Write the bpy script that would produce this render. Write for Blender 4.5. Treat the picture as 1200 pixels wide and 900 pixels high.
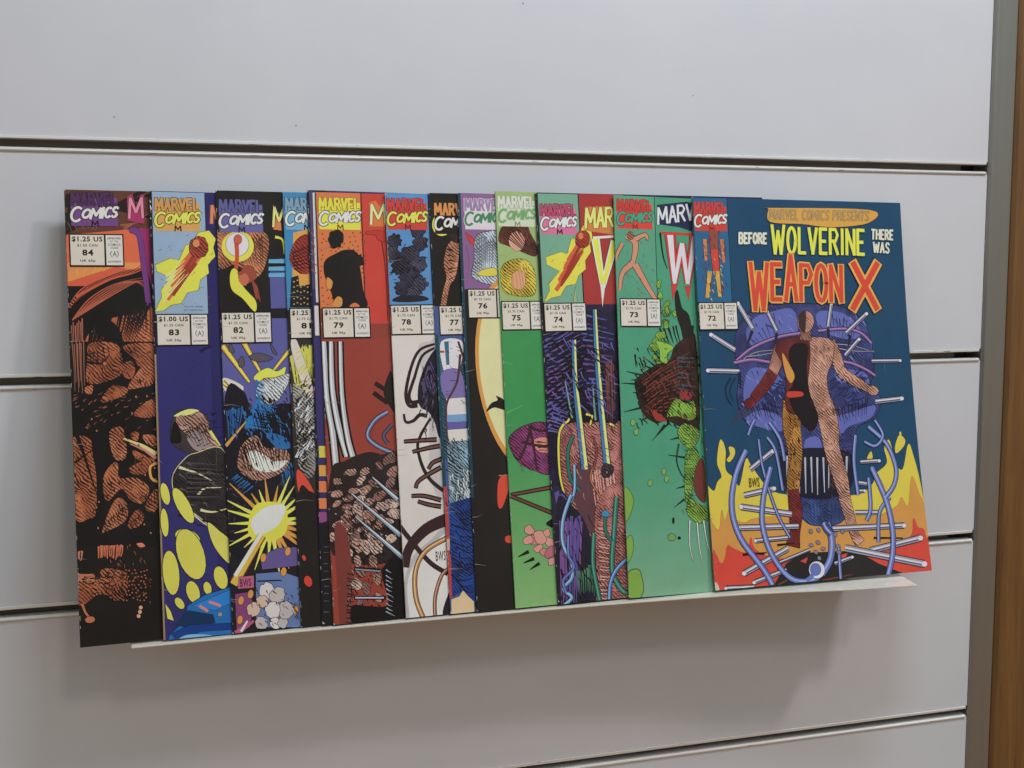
import bpy, bmesh, math, random
from mathutils import Vector, Matrix
from mathutils.geometry import tessellate_polygon
random.seed(7)
S = bpy.context.scene
for o in list(bpy.data.objects): bpy.data.objects.remove(o)

# ------------------------------------------------------------------ camera
CAM = Vector((0.0, -0.78201, 0.21815)); PITCH, YAW, ROLL, FPX = 0.10089, 0.31641, -0.00076, 1481.7
def cam_rot():
    a, b, c = PITCH, YAW, ROLL
    yaw = Matrix(((math.cos(b), math.sin(b), 0), (-math.sin(b), math.cos(b), 0), (0, 0, 1)))
    pit = Matrix(((1, 0, 0), (0, math.cos(a), math.sin(a)), (0, -math.sin(a), math.cos(a))))
    rol = Matrix(((math.cos(c), 0, math.sin(c)), (0, 1, 0), (-math.sin(c), 0, math.cos(c))))
    return yaw @ pit @ rol
RM = cam_rot()
right, fwd, up = RM.col[0], RM.col[1], RM.col[2]
cd = bpy.data.cameras.new('camera'); cam = bpy.data.objects.new('camera', cd); S.collection.objects.link(cam)
cam.matrix_world = Matrix((( right.x, up.x, -fwd.x, CAM.x), (right.y, up.y, -fwd.y, CAM.y), (right.z, up.z, -fwd.z, CAM.z), (0, 0, 0, 1)))
cd.sensor_fit = 'HORIZONTAL'; cd.sensor_width = 36; cd.lens = FPX / 1200 * 36
cd.clip_start = 0.01; cd.clip_end = 50
S.camera = cam

# ------------------------------------------------------------------ light
W = bpy.data.worlds.new('World'); S.world = W; W.use_nodes = True
nt = W.node_tree; bg = nt.nodes['Background']
# light of the room around: pale ceiling above, brown floor below
tc = nt.nodes.new('ShaderNodeTexCoord'); sx = nt.nodes.new('ShaderNodeSeparateXYZ'); nt.links.new(tc.outputs['Generated'], sx.inputs[0])
rp = nt.nodes.new('ShaderNodeValToRGB'); mr = nt.nodes.new('ShaderNodeMath'); mr.operation = 'MULTIPLY_ADD'; mr.inputs[1].default_value = 0.5; mr.inputs[2].default_value = 0.5
nt.links.new(sx.outputs['Z'], mr.inputs[0]); nt.links.new(mr.outputs[0], rp.inputs[0]); nt.links.new(rp.outputs[0], bg.inputs[0])
FLOOR, CEIL = (0.235, 0.128, 0.062, 1), (0.36, 0.44, 0.435, 1)
rp.color_ramp.elements[0].position, rp.color_ramp.elements[1].position = 0.40, 0.62
rp.color_ramp.elements[0].color, rp.color_ramp.elements[1].color = FLOOR, CEIL
bg.inputs[1].default_value = 1.0
def lamp(name, loc, target, power, size, color, size_y=None):
    d = bpy.data.lights.new(name, 'AREA'); d.energy = power; d.color = color
    d.shape = 'RECTANGLE'; d.size = size; d.size_y = size_y or size
    o = bpy.data.objects.new(name, d); S.collection.objects.link(o); o.location = loc
    o.rotation_euler = (Vector(target) - Vector(loc)).to_track_quat('-Z', 'Y').to_euler()
    return o
lamp('ceiling_or_fill_lamp', (1.00, -4.60, 4.05), (0.3, 0, 0.1), 36, 0.6, (1.0, 0.84, 0.76))
lamp('ceiling_or_fill_lamp', (1.55, -1.20, 1.90), (0.35, 0, 0.1), 17.5, 0.20, (1.0, 0.92, 0.93))
lamp('ceiling_or_fill_lamp', (0.36, -0.50, 1.02), (0.30, 0, 0.2), 4.6, 0.30, (0.74, 0.87, 1.0), 0.08)
lamp('ceiling_or_fill_lamp', (-1.9, -1.7, 1.45), (0.2, 0, 0.1), 1.8, 0.7, (0.6, 0.8, 1.0))  # weak cool fill added from the left to lift the shade there
S.view_settings.view_transform = 'Standard'; S.view_settings.look = 'None'
S.view_settings.exposure = 0.05; S.view_settings.gamma = 1.0; S.view_settings.use_curve_mapping = False
S.cycles.max_bounces = 8; S.cycles.use_denoising = True

# ------------------------------------------------------------------ helpers
def link(o, parent=None):
    S.collection.objects.link(o)
    if parent is not None: o.parent = parent
    return o
def tag(o, label=None, cat=None, group=None, kind=None):
    for k, v in (('label', label), ('category', cat), ('group', group), ('kind', kind)):
        if v: o[k] = v
    return o
def mesh_obj(name, verts, faces, mat, parent=None, smooth=False):
    m = bpy.data.meshes.new(name); m.from_pydata([tuple(v) for v in verts], [], faces); m.update()
    if smooth:
        for p in m.polygons: p.use_smooth = True
    m.materials.append(mat)
    return link(bpy.data.objects.new(name, m), parent)
def box_obj(name, lo, hi, mat, parent=None, bevel=0.0):
    bm = bmesh.new(); bmesh.ops.create_cube(bm, size=1)
    for v in bm.verts: v.co = Vector([(lo[i] + hi[i]) / 2 + v.co[i] * (hi[i] - lo[i]) for i in range(3)])
    if bevel: bmesh.ops.bevel(bm, geom=bm.edges[:], offset=bevel, segments=2, affect='EDGES', profile=0.5)
    m = bpy.data.meshes.new(name); bm.to_mesh(m); bm.free(); m.materials.append(mat)
    return link(bpy.data.objects.new(name, m), parent)
def extrude_x(name, prof, x0, x1, mat, parent=None, smooth=False):
    n = len(prof); vs = [(x0, y, z) for y, z in prof] + [(x1, y, z) for y, z in prof]
    fs = [(i, (i + 1) % n, n + (i + 1) % n, n + i) for i in range(n)] + [tuple(range(n))[::-1], tuple(range(n, 2 * n))]
    o = mesh_obj(name, vs, fs, mat, parent); bm = bmesh.new(); bm.from_mesh(o.data)
    bmesh.ops.recalc_face_normals(bm, faces=bm.faces); bm.to_mesh(o.data); bm.free(); return o
def extrude_z(name, prof, z0, z1, mat, parent=None):
    n = len(prof); vs = [(x, y, z0) for x, y in prof] + [(x, y, z1) for x, y in prof]
    fs = [(i, (i + 1) % n, n + (i + 1) % n, n + i) for i in range(n)] + [tuple(range(n))[::-1], tuple(range(n, 2 * n))]
    o = mesh_obj(name, vs, fs, mat, parent); bm = bmesh.new(); bm.from_mesh(o.data)
    bmesh.ops.recalc_face_normals(bm, faces=bm.faces); bm.to_mesh(o.data); bm.free(); return o
def lin(c): 
    c = c / 255
    return c / 12.92 if c <= 0.04045 else ((c + 0.055) / 1.055) ** 2.4
GAIN = 1.24                     # photo colour of a lit print -> its base colour
def rgb(c, g=None):
    l = [lin(x) for x in c]; y = 0.3 * l[0] + 0.6 * l[1] + 0.1 * l[2]      # inks on cheap paper: a little less pure than the pixels read
    return tuple(min(0.80, (x * 0.94 + y * 0.06) * (g or GAIN)) for x in l)

class N:
    def __init__(s, name):
        s.m = bpy.data.materials.new(name); s.m.use_nodes = True; s.t = s.m.node_tree
        s.b = s.t.nodes['Principled BSDF']
    def n(s, typ, **kw):
        x = s.t.nodes.new(typ)
        for k, v in kw.items(): setattr(x, k, v)
        return x
    def l(s, a, b): s.t.links.new(a, b)
def mix_rgb(k, a, b, fac, mode='MIX'):
    x = k.n('ShaderNodeMix', data_type='RGBA', blend_type=mode)
    for sock, v in ((x.inputs[0], fac), (x.inputs[6], a), (x.inputs[7], b)):
        if hasattr(v, 'is_linked'): k.l(v, sock)
        elif isinstance(v, (int, float)): sock.default_value = v
        else: sock.default_value = (*v, 1) if len(v) == 3 else v
    return x.outputs[2]
def noise(k, scale, detail=3, vec=None, rough=0.5):
    x = k.n('ShaderNodeTexNoise'); x.inputs['Scale'].default_value = scale; x.inputs['Detail'].default_value = detail
    x.inputs['Roughness'].default_value = rough
    if vec is not None: k.l(vec, x.inputs['Vector'])
    return x.outputs[0]
def ramp(k, fac, p0, p1, c0=(0, 0, 0, 1), c1=(1, 1, 1, 1)):
    x = k.n('ShaderNodeValToRGB'); e = x.color_ramp.elements
    e[0].position, e[1].position = p0, p1; e[0].color, e[1].color = c0, c1
    k.l(fac, x.inputs[0]); return x.outputs[0]
def bump(k, h, strength, dist):
    x = k.n('ShaderNodeBump'); x.inputs['Strength'].default_value = strength; x.inputs['Distance'].default_value = dist
    k.l(h, x.inputs['Height']); k.l(x.outputs[0], k.b.inputs['Normal'])
def objco(k, scale=(1, 1, 1)):
    t = k.n('ShaderNodeTexCoord'); m = k.n('ShaderNodeMapping'); m.inputs['Scale'].default_value = scale
    k.l(t.outputs['Object'], m.inputs[0]); return m.outputs[0]

def m_panel():
    k = N('white_melamine'); v = objco(k)
    c = mix_rgb(k, (0.60, 0.605, 0.645), (0.66, 0.66, 0.69), ramp(k, noise(k, 6, 5, v, 0.6), 0.3, 0.7))
    specks = ramp(k, noise(k, 420, 2, v), 0.80, 0.83)
    c = mix_rgb(k, c, (0.42, 0.42, 0.42), specks)
    v2 = objco(k, (9, 60, 140)); c = mix_rgb(k, c, (0.50, 0.50, 0.51), ramp(k, noise(k, 1.0, 3, v2), 0.70, 0.82, (0, 0, 0, 1), (0.30, 0.30, 0.30, 1)))
    k.l(c, k.b.inputs['Base Color']); r = ramp(k, noise(k, 11, 5, v, 0.65), 0.35, 0.7, (0.34,) * 3 + (1,), (0.50,) * 3 + (1,)); k.l(r, k.b.inputs['Roughness'])
    k.b.inputs['Specular IOR Level'].default_value = 0.35
    bump(k, noise(k, 900, 2, v), 0.06, 0.0003); return k.m
def m_alu(name, col, rough, chips=0.0, metal=1.0, grain=(3, 400, 400)):
    k = N(name); v = objco(k, grain)
    c = mix_rgb(k, tuple(x * 0.82 for x in col), col, noise(k, 3, 4, v))
    if chips:
        v2 = objco(k, (60, 900, 900)); c = mix_rgb(k, c, (0.10, 0.09, 0.08), ramp(k, noise(k, 1.2, 3, v2), chips, chips + 0.03))
    k.l(c, k.b.inputs['Base Color']); k.b.inputs['Metallic'].default_value = metal; 
    r = ramp(k, noise(k, 5, 3, v), 0.2, 0.8, (rough * 0.8,) * 3 + (1,), (rough * 1.25,) * 3 + (1,)); k.l(r, k.b.inputs['Roughness'])
    return k.m
def m_wood():
    k = N('brown_wood'); v = objco(k, (60, 60, 3.0))
    n1 = noise(k, 2.0, 6, v, 0.65); v2 = objco(k, (400, 400, 14)); n2 = noise(k, 1.5, 3, v2)
    c = mix_rgb(k, (0.12, 0.055, 0.016), (0.245, 0.112, 0.028), ramp(k, n1, 0.25, 0.78))
    c = mix_rgb(k, c, (0.10, 0.048, 0.018), ramp(k, n2, 0.55, 0.75))
    k.l(c, k.b.inputs['Base Color']); k.b.inputs['Roughness'].default_value = 0.5; bump(k, n2, 0.15, 0.0004); return k.m
def m_acrylic():
    k = N('cream_acrylic'); v = objco(k)
    c = mix_rgb(k, (0.70, 0.66, 0.57), (0.76, 0.73, 0.65), noise(k, 20, 3, v))
    k.l(c, k.b.inputs['Base Color']); k.b.inputs['Roughness'].default_value = 0.07
    k.b.inputs['IOR'].default_value = 1.6; k.b.inputs['Coat Weight'].default_value = 0.6; k.b.inputs['Coat Roughness'].default_value = 0.04
    return k.m
def m_plain(name, col, rough=0.6):
    k = N(name); c = mix_rgb(k, tuple(x * 0.9 for x in col), col, noise(k, 60, 3, objco(k)))
    k.l(c, k.b.inputs['Base Color']); k.b.inputs['Roughness'].default_value = rough; return k.m
def m_print():
    k = N('printed_cover'); a = k.n('ShaderNodeAttribute', attribute_name='ink'); v = objco(k)
    # pen hatching printed where a patch asks for it (alpha of the ink attribute)
    w = k.n('ShaderNodeTexWave', wave_type='BANDS', bands_direction='DIAGONAL'); k.l(v, w.inputs['Vector'])
    w.inputs['Scale'].default_value = 270; w.inputs['Distortion'].default_value = 11; w.inputs['Detail'].default_value = 3; w.inputs['Detail Scale'].default_value = 0.35; w.inputs['Detail Roughness'].default_value = 0.55
    n1 = noise(k, 95, 4, v, 0.62)
    s1 = k.n('ShaderNodeMath', operation='MULTIPLY_ADD'); k.l(w.outputs['Fac'], s1.inputs[0]); s1.inputs[1].default_value = 0.40; k.l(n1, s1.inputs[2])
    lines = ramp(k, s1.outputs[0], 0.76, 0.80)
    inv = k.n('ShaderNodeMath', operation='MULTIPLY'); k.l(lines, inv.inputs[0]); k.l(a.outputs['Alpha'], inv.inputs[1])
    shade = ramp(k, noise(k, 60, 2, v), 0.46, 0.54, (0.72, 0.66, 0.64, 1), (1, 1, 1, 1))
    toned = mix_rgb(k, a.outputs['Color'], shade, a.outputs['Alpha'], 'MULTIPLY')
    c = mix_rgb(k, toned, (0.013, 0.010, 0.009), inv.outputs[0])
    c = mix_rgb(k, c, (0.90, 0.89, 0.87), ramp(k, noise(k, 45, 5, v, 0.6), 0.3, 0.75), 'MULTIPLY')
    fade = ramp(k, noise(k, 14, 4, v), 0.45, 0.8, (0, 0, 0, 1), (0.03, 0.03, 0.03, 1))
    c = mix_rgb(k, c, (0.30, 0.28, 0.25), fade)
    v3 = objco(k, (700, 700, 25)); scr = ramp(k, noise(k, 1.0, 2, v3), 0.74, 0.80, (0, 0, 0, 1), (0.22, 0.22, 0.22, 1)); c = mix_rgb(k, c, (0.42, 0.40, 0.37), scr)
    k.l(c, k.b.inputs['Base Color'])
    r = ramp(k, noise(k, 30, 4, v), 0.3, 0.7, (0.24,) * 3 + (1,), (0.42,) * 3 + (1,)); k.l(r, k.b.inputs['Roughness'])
    k.b.inputs['Specular IOR Level'].default_value = 0.22
    v2 = objco(k, (22, 22, 9)); bump(k, noise(k, 1.0, 4, v2), 0.6, 0.0011); return k.m
def m_pages():
    k = N('newsprint_pages'); v = objco(k, (1, 4000, 1))
    c = mix_rgb(k, (0.42, 0.36, 0.27), (0.62, 0.57, 0.47), noise(k, 1.0, 2, v))
    k.l(c, k.b.inputs['Base Color']); k.b.inputs['Roughness'].default_value = 0.9; return k.m
PANEL, RAIL, RAILIN = m_panel(), m_alu('rail_aluminium', (0.93, 0.92, 0.90), 0.30, 0.68, 0.5), m_alu('slot_shade_aluminium', (0.26, 0.225, 0.19), 0.5, 0, 0.4)  # RAILIN: darker copy of the rail metal, shade inside the slots painted in
POST, WOOD, ACRYL, DARK = m_alu('post_aluminium', (0.36, 0.35, 0.32), 0.34, 0.0, 0.75, (500, 500, 1.5)), m_wood(), m_acrylic(), m_plain('dark_gap', (0.03, 0.027, 0.024))
PRINT, PAGES, SPECK = m_print(), m_pages(), m_plain('grey_speck', (0.26, 0.26, 0.27))

# ------------------------------------------------------------------ the slatted display wall
PITCHZ, Z0, XL, XR = 0.1367, 0.28206, -0.42, 0.6224
HG = 0.0042                       # half the height of one slot with its lips
wall = link(bpy.data.objects.new('slatted_wall', None)); wall.location = (0, 0, 0)
tag(wall, 'white slatted display wall with horizontal metal slots', 'wall', kind='structure')
zs = [Z0 - i * PITCHZ for i in range(-2, 5)]
for i in range(len(zs) - 1):
    p = box_obj('panel', (XL, 0, zs[i + 1] + HG), (XR, 0.016, zs[i] - HG), PANEL, wall, 0.0006)
box_obj('back_board', (XL, 0.0164, zs[-1] - 0.02), (XR, 0.022, zs[0] + 0.02), DARK, wall)
for z in zs:
    # two lips and the channel between them
    lip_u = [(-0.0003, z + 0.0046), (-0.0008, z + 0.0043), (-0.0009, z + 0.0029), (-0.0006, z + 0.0025), (0.006, z + 0.0025), (0.006, z + 0.0041), (-0.0001, z + 0.0041), (-0.0001, z + 0.0046)]
    lip_l = [(-0.0005, z - 0.0046), (-0.0001, z - 0.0046), (-0.0001, z - 0.0041), (0.006, z - 0.0041), (0.006, z - 0.0022), (0.0, z - 0.0022), (-0.0012, z - 0.0031), (-0.0013, z - 0.0036), (-0.0011, z - 0.0041)]
    r = extrude_x('slot_rail', lip_u, XL, XR - 0.002, RAIL, wall)
    extrude_x('lower_lip', lip_l, XL, XR - 0.002, RAIL, r)
    extrude_x('channel', [(0.0061, z + 0.0040), (0.0061, z + 0.0075), (0.0150, z + 0.0075), (0.0150, z - 0.0075), (0.0061, z - 0.0075), (0.0061, z - 0.0040), (0.0066, z - 0.0040), (0.0066, z - 0.0070), (0.0125, z - 0.0070), (0.0125, z + 0.0070), (0.0066, z + 0.0070), (0.0066, z + 0.0040)], XL, XR - 0.014, RAILIN, r)
def hit_y(px, y):
    d = RM @ Vector(((px[0] - 600) / FPX, 1, (450 - px[1]) / FPX)); return CAM + d * ((y - CAM.y) / d.y)
for px, rr in (((134, 137), 0.0006), ((347, 147), 0.0006), ((812, 112), 0.0006), ((613, 4), 0.0007)):
    c = hit_y(px, -0.0001); n = 7
    mesh_obj('scuff_mark', [(c.x + rr * math.cos(t * 6.283 / n) * random.uniform(.6, 1), -0.0002, c.z + rr * math.sin(t * 6.283 / n) * random.uniform(.6, 1)) for t in range(n)], [tuple(range(n))], SPECK, wall)

pz0, pz1 = -0.42, 0.62
post = extrude_z('edge_post', [(0.6226, 0.018), (0.6226, 0.0005), (0.6232, -0.0008), (0.6240, -0.0022), (0.6250, -0.0026), (0.6395, -0.0026), (0.6420, -0.0018), (0.6436, 0.0004), (0.6442, 0.004), (0.6442, 0.018)], pz0, pz1, POST)
tag(post, 'brushed grey metal edge post beside the brown wood panel', 'post')
wood = extrude_z('wood_panel', [(0.6462, 0.02), (0.6462, 0.007), (0.6475, 0.0035), (0.6500, 0.0012), (0.6540, 0.0), (0.80, 0.0), (0.80, 0.02)], pz0, pz1, WOOD)
tag(wood, 'brown wooden upright panel next to the metal edge post', 'panel')
gap = box_obj('gap_shade_filler', (0.6443, 0.0120, pz0), (0.6461, 0.018, pz1), DARK); tag(gap, kind='structure')  # near-black filler, painting in the shade between post and wood

# ------------------------------------------------------------------ the shelf
shelf = link(bpy.data.objects.new('display_shelf', None)); shelf.location = (0.27, 0, 0)
tag(shelf, 'long thin glossy cream shelf hooked into the wall carrying the comic books', 'shelf')
FE = [(0.0121, -0.0566, -0.0008), (0.10, -0.0558, -0.0004), (0.20, -0.0558, -0.0006), (0.30, -0.0565, -0.0009), (0.355, -0.0582, -0.0012), (0.394, -0.0600, -0.0014), (0.430, -0.0620, -0.0022), (0.470, -0.0660, -0.0030), (0.5232, -0.0690, -0.0036)]
def front_edge(x):
    for a, b in zip(FE, FE[1:]):
        if x <= b[0] + 1e-9:
            t = (x - a[0]) / (b[0] - a[0]); t = max(0, t); return a[1] + (b[1] - a[1]) * t, a[2] + (b[2] - a[2]) * t
    return FE[-1][1:]
NX, NY, TH = 48, 8, 0.0014
vs, fs = [], []
for s in (0, 1):
    for i in range(NX + 1):
        x = FE[0][0] + (FE[-1][0] - FE[0][0]) * i / NX; yf, zf = front_edge(x)
        for j in range(NY + 1):
            t = j / NY; y = -0.0022 + (yf + 0.0022) * t
            vs.append((x - 0.27, y, zf * t ** 2.2 - s * TH))
idx = lambda s, i, j: s * (NX + 1) * (NY + 1) + i * (NY + 1) + j
for i in range(NX):
    for j in range(NY):
        fs.append((idx(0, i, j), idx(0, i, j + 1), idx(0, i + 1, j + 1), idx(0, i + 1, j)))
        fs.append((idx(1, i, j), idx(1, i + 1, j), idx(1, i + 1, j + 1), idx(1, i, j + 1)))
    for j in (0, NY): fs.append((idx(0, i, j), idx(0, i + 1, j), idx(1, i + 1, j), idx(1, i, j)))
for j in range(NY):
    for i in (0, NX): fs.append((idx(0, i, j), idx(0, i, j + 1), idx(1, i, j + 1), idx(1, i, j)))
pl = mesh_obj('plate', vs, fs, ACRYL, shelf)
bm = bmesh.new(); bm.from_mesh(pl.data); bmesh.ops.recalc_face_normals(bm, faces=bm.faces)
bmesh.ops.bevel(bm, geom=[e for e in bm.edges if e.calc_face_angle(0) > 1.0], offset=0.0004, segments=2, affect='EDGES'); bm.to_mesh(pl.data); bm.free()
zg = Z0 - 2 * PITCHZ
extrude_x('hook', [(-0.0021, -0.0020), (-0.0021, zg + 0.0012), (0.008, zg + 0.0012), (0.008, zg + 0.0035), (0.0095, zg + 0.0035), (0.0095, zg - 0.0008), (-0.0016, zg - 0.0008), (-0.0016, -0.0020)], FE[0][0] - 0.27, FE[-1][0] - 0.27, ACRYL, shelf)

# ------------------------------------------------------------------ comic books: frame of each one
PSI, LEAN, HGT, WID, T = 0.053, 0.1591, 260.0, 168.0, 0.00125
PXC = {84: ((75, 222), (94, 759)), 83: ((175, 223.5), (191.5, 752)), 82: ((252.5, 223), (272.5, 745)), 81: ((331, 225), (353, 740)),
       80: ((360, 222.5), (378, 736)), 79: ((370, 225), (391, 733)), 78: ((451, 226), (476, 726)), 77: ((502, 226), (528, 722)),
       76: ((536, 226), (559, 718)), 75: ((580, 224), (604, 712)), 74: ((627, 225.5), (654, 708)), 73: ((719, 228.5), (737, 702)), 72: ((811, 231), (837.5, 692.5))}
ORDER = [84, 83, 82, 81, 80, 79, 78, 77, 76, 75, 74, 73, 72]
def ray(px): return RM @ Vector(((px[0] - 600) / FPX, 1, (450 - px[1]) / FPX))
FR = {}
EX = Vector((math.cos(PSI), math.sin(PSI), 0)); 
prev = None
for n in reversed(ORDER):
    tl, bl = PXC[n]; Y = -0.0545
    for _ in range(3):
        d = ray(bl); B = CAM + d * ((Y - CAM.y) / d.y)
        if prev:
            dx = prev.x - B.x; Y = max(-0.0545, prev.y + T - dx * math.tan(PSI))
    B.z = 0.0006
    # lean plane through B; put the top left corner on its pixel by a small roll within the plane
    ez0 = Vector((0, math.sin(LEAN), math.cos(LEAN))); nb = ez0.cross(EX).normalized()   # points to the wall
    if nb.y < 0: nb = -nb
    d = ray(tl); P = CAM + d * ((B - CAM).dot(nb) / d.dot(nb)) - B
    L = P.length; ez = P.normalized(); ex = (EX - ez * EX.dot(ez)).normalized()
    k = max(257.5, min(262.5, L * 1000))
    FR[n] = dict(B=B, ex=ex, ez=ez, nb=nb, L=k / 1000); prev = B
def uv(n, px):
    f = FR[n]; d = ray(px); P = CAM + d * ((f['B'] - CAM).dot(f['nb']) / d.dot(f['nb'])) - f['B']
    return (P.dot(f['ex']) * 1000, (f['L'] - P.dot(f['ez'])) * 1000)

def catmull(p, closed, n=5):
    out = []; m = len(p); rng = range(m) if closed else range(m - 1)
    for i in rng:
        g = (lambda j: p[j % m]) if closed else (lambda j: p[max(0, min(m - 1, j))])
        a, b, c, d = g(i - 1), g(i), g(i + 1), g(i + 2)
        for s in range(n):
            t = s / n
            out.append(tuple(0.5 * (2 * b[q] + (c[q] - a[q]) * t + (2 * a[q] - 5 * b[q] + 4 * c[q] - d[q]) * t * t + (3 * b[q] - a[q] - 3 * c[q] + d[q]) * t ** 3) for q in (0, 1)))
    if not closed: out.append(tuple(p[-1]))
    return out
INK = (26, 21, 20)
STEP = 0.6e-6
class Art:
    """flat print on one cover: shapes in mm from the top left corner, each printed over the ones before"""
    def __init__(s, n): s.n = n; s.parts = {}; s.cur = 'cover_art'; s.lay = 4; s.org = None; s.tx = 0.0
    def part(s, name): s.cur = name
    def tex(s, t=0.0): s.tx = t
    def limb(s, col, pts, w, tx=0.9):
        """a tapering form with an ink edge; w = widths along it in mm"""
        p = catmull([s.m(q) for q in pts], False, 6); n = len(p); ww = [w[0] + (w[-1] - w[0]) * i / (n - 1) if len(w) == 2 else catmull([(a, 0) for a in w], False, 6)[i][0] for i in range(n)]
        L, R = [], []
        for i in range(n):
            a, b = p[max(0, i - 1)], p[min(n - 1, i + 1)]; dx, dy = b[0] - a[0], b[1] - a[1]; l = math.hypot(dx, dy) or 1
            L.append((p[i][0] - dy / l * ww[i] / 2, p[i][1] + dx / l * ww[i] / 2)); R.append((p[i][0] + dy / l * ww[i] / 2, p[i][1] - dx / l * ww[i] / 2))
        t0, s.tx = s.tx, tx; s.poly(col, L + R[::-1], False, .7, mm=True); s.tx = t0
    def at(s, ox=None, oy=None, k=4.0): s.org = None if ox is None else (ox, oy, k)
    def m(s, p):
        if s.org is None: return p
        return uv(s.n, (s.org[0] + p[0] / s.org[2], s.org[1] + p[1] / s.org[2]))
    def raw(s, tris, col, lay=None):
        if lay is None: s.lay += 1; lay = s.lay
        s.parts.setdefault(s.cur, []).append((tris, rgb(col) + (s.tx,), lay * STEP))
    def poly(s, col, pts, sm=False, out=0, oc=INK, mm=False):
        p = [q if mm else s.m(q) for q in pts]
        if sm: p = catmull(p, True)
        if out:
            t0, s.tx = s.tx, 0.0; s.stroke(oc, p + [p[0], p[1]], out, out, mm=True); s.tx = t0
        t = tessellate_polygon([[Vector((a, b, 0)) for a, b in p]])
        s.raw([[p[i] for i in q] for q in t], col)
    def stroke(s, col, pts, w0, w1=None, sm=False, mm=False, lay=None):
        p = [q if mm else s.m(q) for q in pts]; w1 = w0 if w1 is None else w1
        if sm: p = catmull(p, False)
        n = len(p); L, R = [], []
        for i in range(n):
            a, b = p[max(0, i - 1)], p[min(n - 1, i + 1)]; dx, dy = b[0] - a[0], b[1] - a[1]; l = math.hypot(dx, dy) or 1
            t = i / max(1, n - 1); w = (w0 + (w1 - w0) * t) / 2
            L.append((p[i][0] - dy / l * w, p[i][1] + dx / l * w)); R.append((p[i][0] + dy / l * w, p[i][1] - dx / l * w))
        tr = []
        for i in range(n - 1): tr += [[L[i], L[i + 1], R[i + 1]], [L[i], R[i + 1], R[i]]]
        s.raw(tr, col, lay)
    def tube(s, col, pts, w, sm=True, hi=None, out=0.55, w1=None):
        """a pipe: ink edge, body, light line"""
        w1 = w if w1 is None else w1
        s.stroke(INK, pts, w + 2 * out * .8, w1 + 2 * out * .8, sm); s.stroke(col, pts, w, w1, sm)
        if hi:
            q = [(a[0] - 1.5, a[1] - 1.5) for a in pts]; s.stroke(hi, q, w * .32, w1 * .32, sm)
    def ell(s, col, c, rx, ry, rot=0, out=0, oc=INK, n=20, wob=0):
        a = math.radians(rot); P = []
        for i in range(n):
            t = i * 2 * math.pi / n; f = 1 + random.uniform(-wob, wob); x, y = rx * f * math.cos(t), ry * f * math.sin(t)
            P.append((c[0] + x * math.cos(a) - y * math.sin(a), c[1] + x * math.sin(a) + y * math.cos(a)))
        s.poly(col, P, wob > 0, out, oc)
    def rect(s, col, u0, v0, u1, v1): s.poly(col, [(u0, v0), (u1, v0), (u1, v1), (u0, v1)], mm=True)
    def grad(s, c0, c1, u0, v0, u1, v1, n=24):
        for i in range(n):
            t = i / (n - 1); s.rect(tuple(x + (y - x) * t for x, y in zip(c0, c1)), u0, v0 + (v1 - v0) * i / n, u1, v0 + (v1 - v0) * (i + 1) / n)
    def hatch(s, col, a, b, c, d, n, w, taper=0.2, jit=0.25, col2=None):
        """n tapered ink strokes from the side a-b across to the side d-c"""
        s.lay += 1; base = s.lay
        for i in range(n):
            t = (i + .5 + random.uniform(-jit, jit)) / n; r0, r1 = random.uniform(-.06, .06), random.uniform(.75, 1.08)
            p = (a[0] + (b[0] - a[0]) * t, a[1] + (b[1] - a[1]) * t); q = (d[0] + (c[0] - d[0]) * t, d[1] + (c[1] - d[1]) * t)
            P0 = (p[0] + (q[0] - p[0]) * r0, p[1] + (q[1] - p[1]) * r0); P1 = (p[0] + (q[0] - p[0]) * r1, p[1] + (q[1] - p[1]) * r1)
            mid = ((P0[0] + P1[0]) / 2 + random.uniform(-3, 3), (P0[1] + P1[1]) / 2 + random.uniform(-3, 3))
            s.stroke(col if not col2 or random.random() < .5 else col2, [P0, mid, P1], w * random.uniform(.7, 1.2), w * taper, True, lay=base + (i % 6) * 1.0)
        s.lay = base + 6
    def blobs(s, cols, pts, r, ar=1.4, out=0.5, wob=.22, rot=None, n=9):
        """separate rounded patches at the given places"""
        for (x, y) in pts:
            rr = r * random.uniform(.75, 1.25); ro = random.uniform(-60, 60) if rot is None else rot + random.uniform(-15, 15)
            s.ell(random.choice(cols), (x, y), rr * ar, rr / ar * 1.1, ro, out, n=n, wob=wob)
    def scatter(s, x0, y0, x1, y1, dmin, tries=400, keep=None):
        P = []
        for _ in range(tries):
            p = (random.uniform(x0, x1), random.uniform(y0, y1))
            if (keep is None or keep(p)) and all(math.hypot(p[0] - q[0], p[1] - q[1]) > dmin for q in P): P.append(p)
        return P
    def grit(s, x0, y0, x1, y1, n, ln=22, w=.7, ang=None, col=INK, keep=None):
        """loose pen strokes over a patch"""
        s.lay += 1; base = s.lay
        for i in range(n):
            p = (random.uniform(x0, x1), random.uniform(y0, y1))
            if keep and not keep(p): continue
            a = math.radians(random.uniform(0, 180) if ang is None else ang + random.uniform(-22, 22)); l = ln * random.uniform(.4, 1.3)
            q = (p[0] + l * math.cos(a), p[1] + l * math.sin(a)); m = ((p[0] + q[0]) / 2 + random.uniform(-.15, .15) * l, (p[1] + q[1]) / 2 + random.uniform(-.15, .15) * l)
            s.stroke(col, [p, m, q], w * random.uniform(.6, 1.3), w * .1, True, lay=base + i % 10)
        s.lay = base + 10
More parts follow.
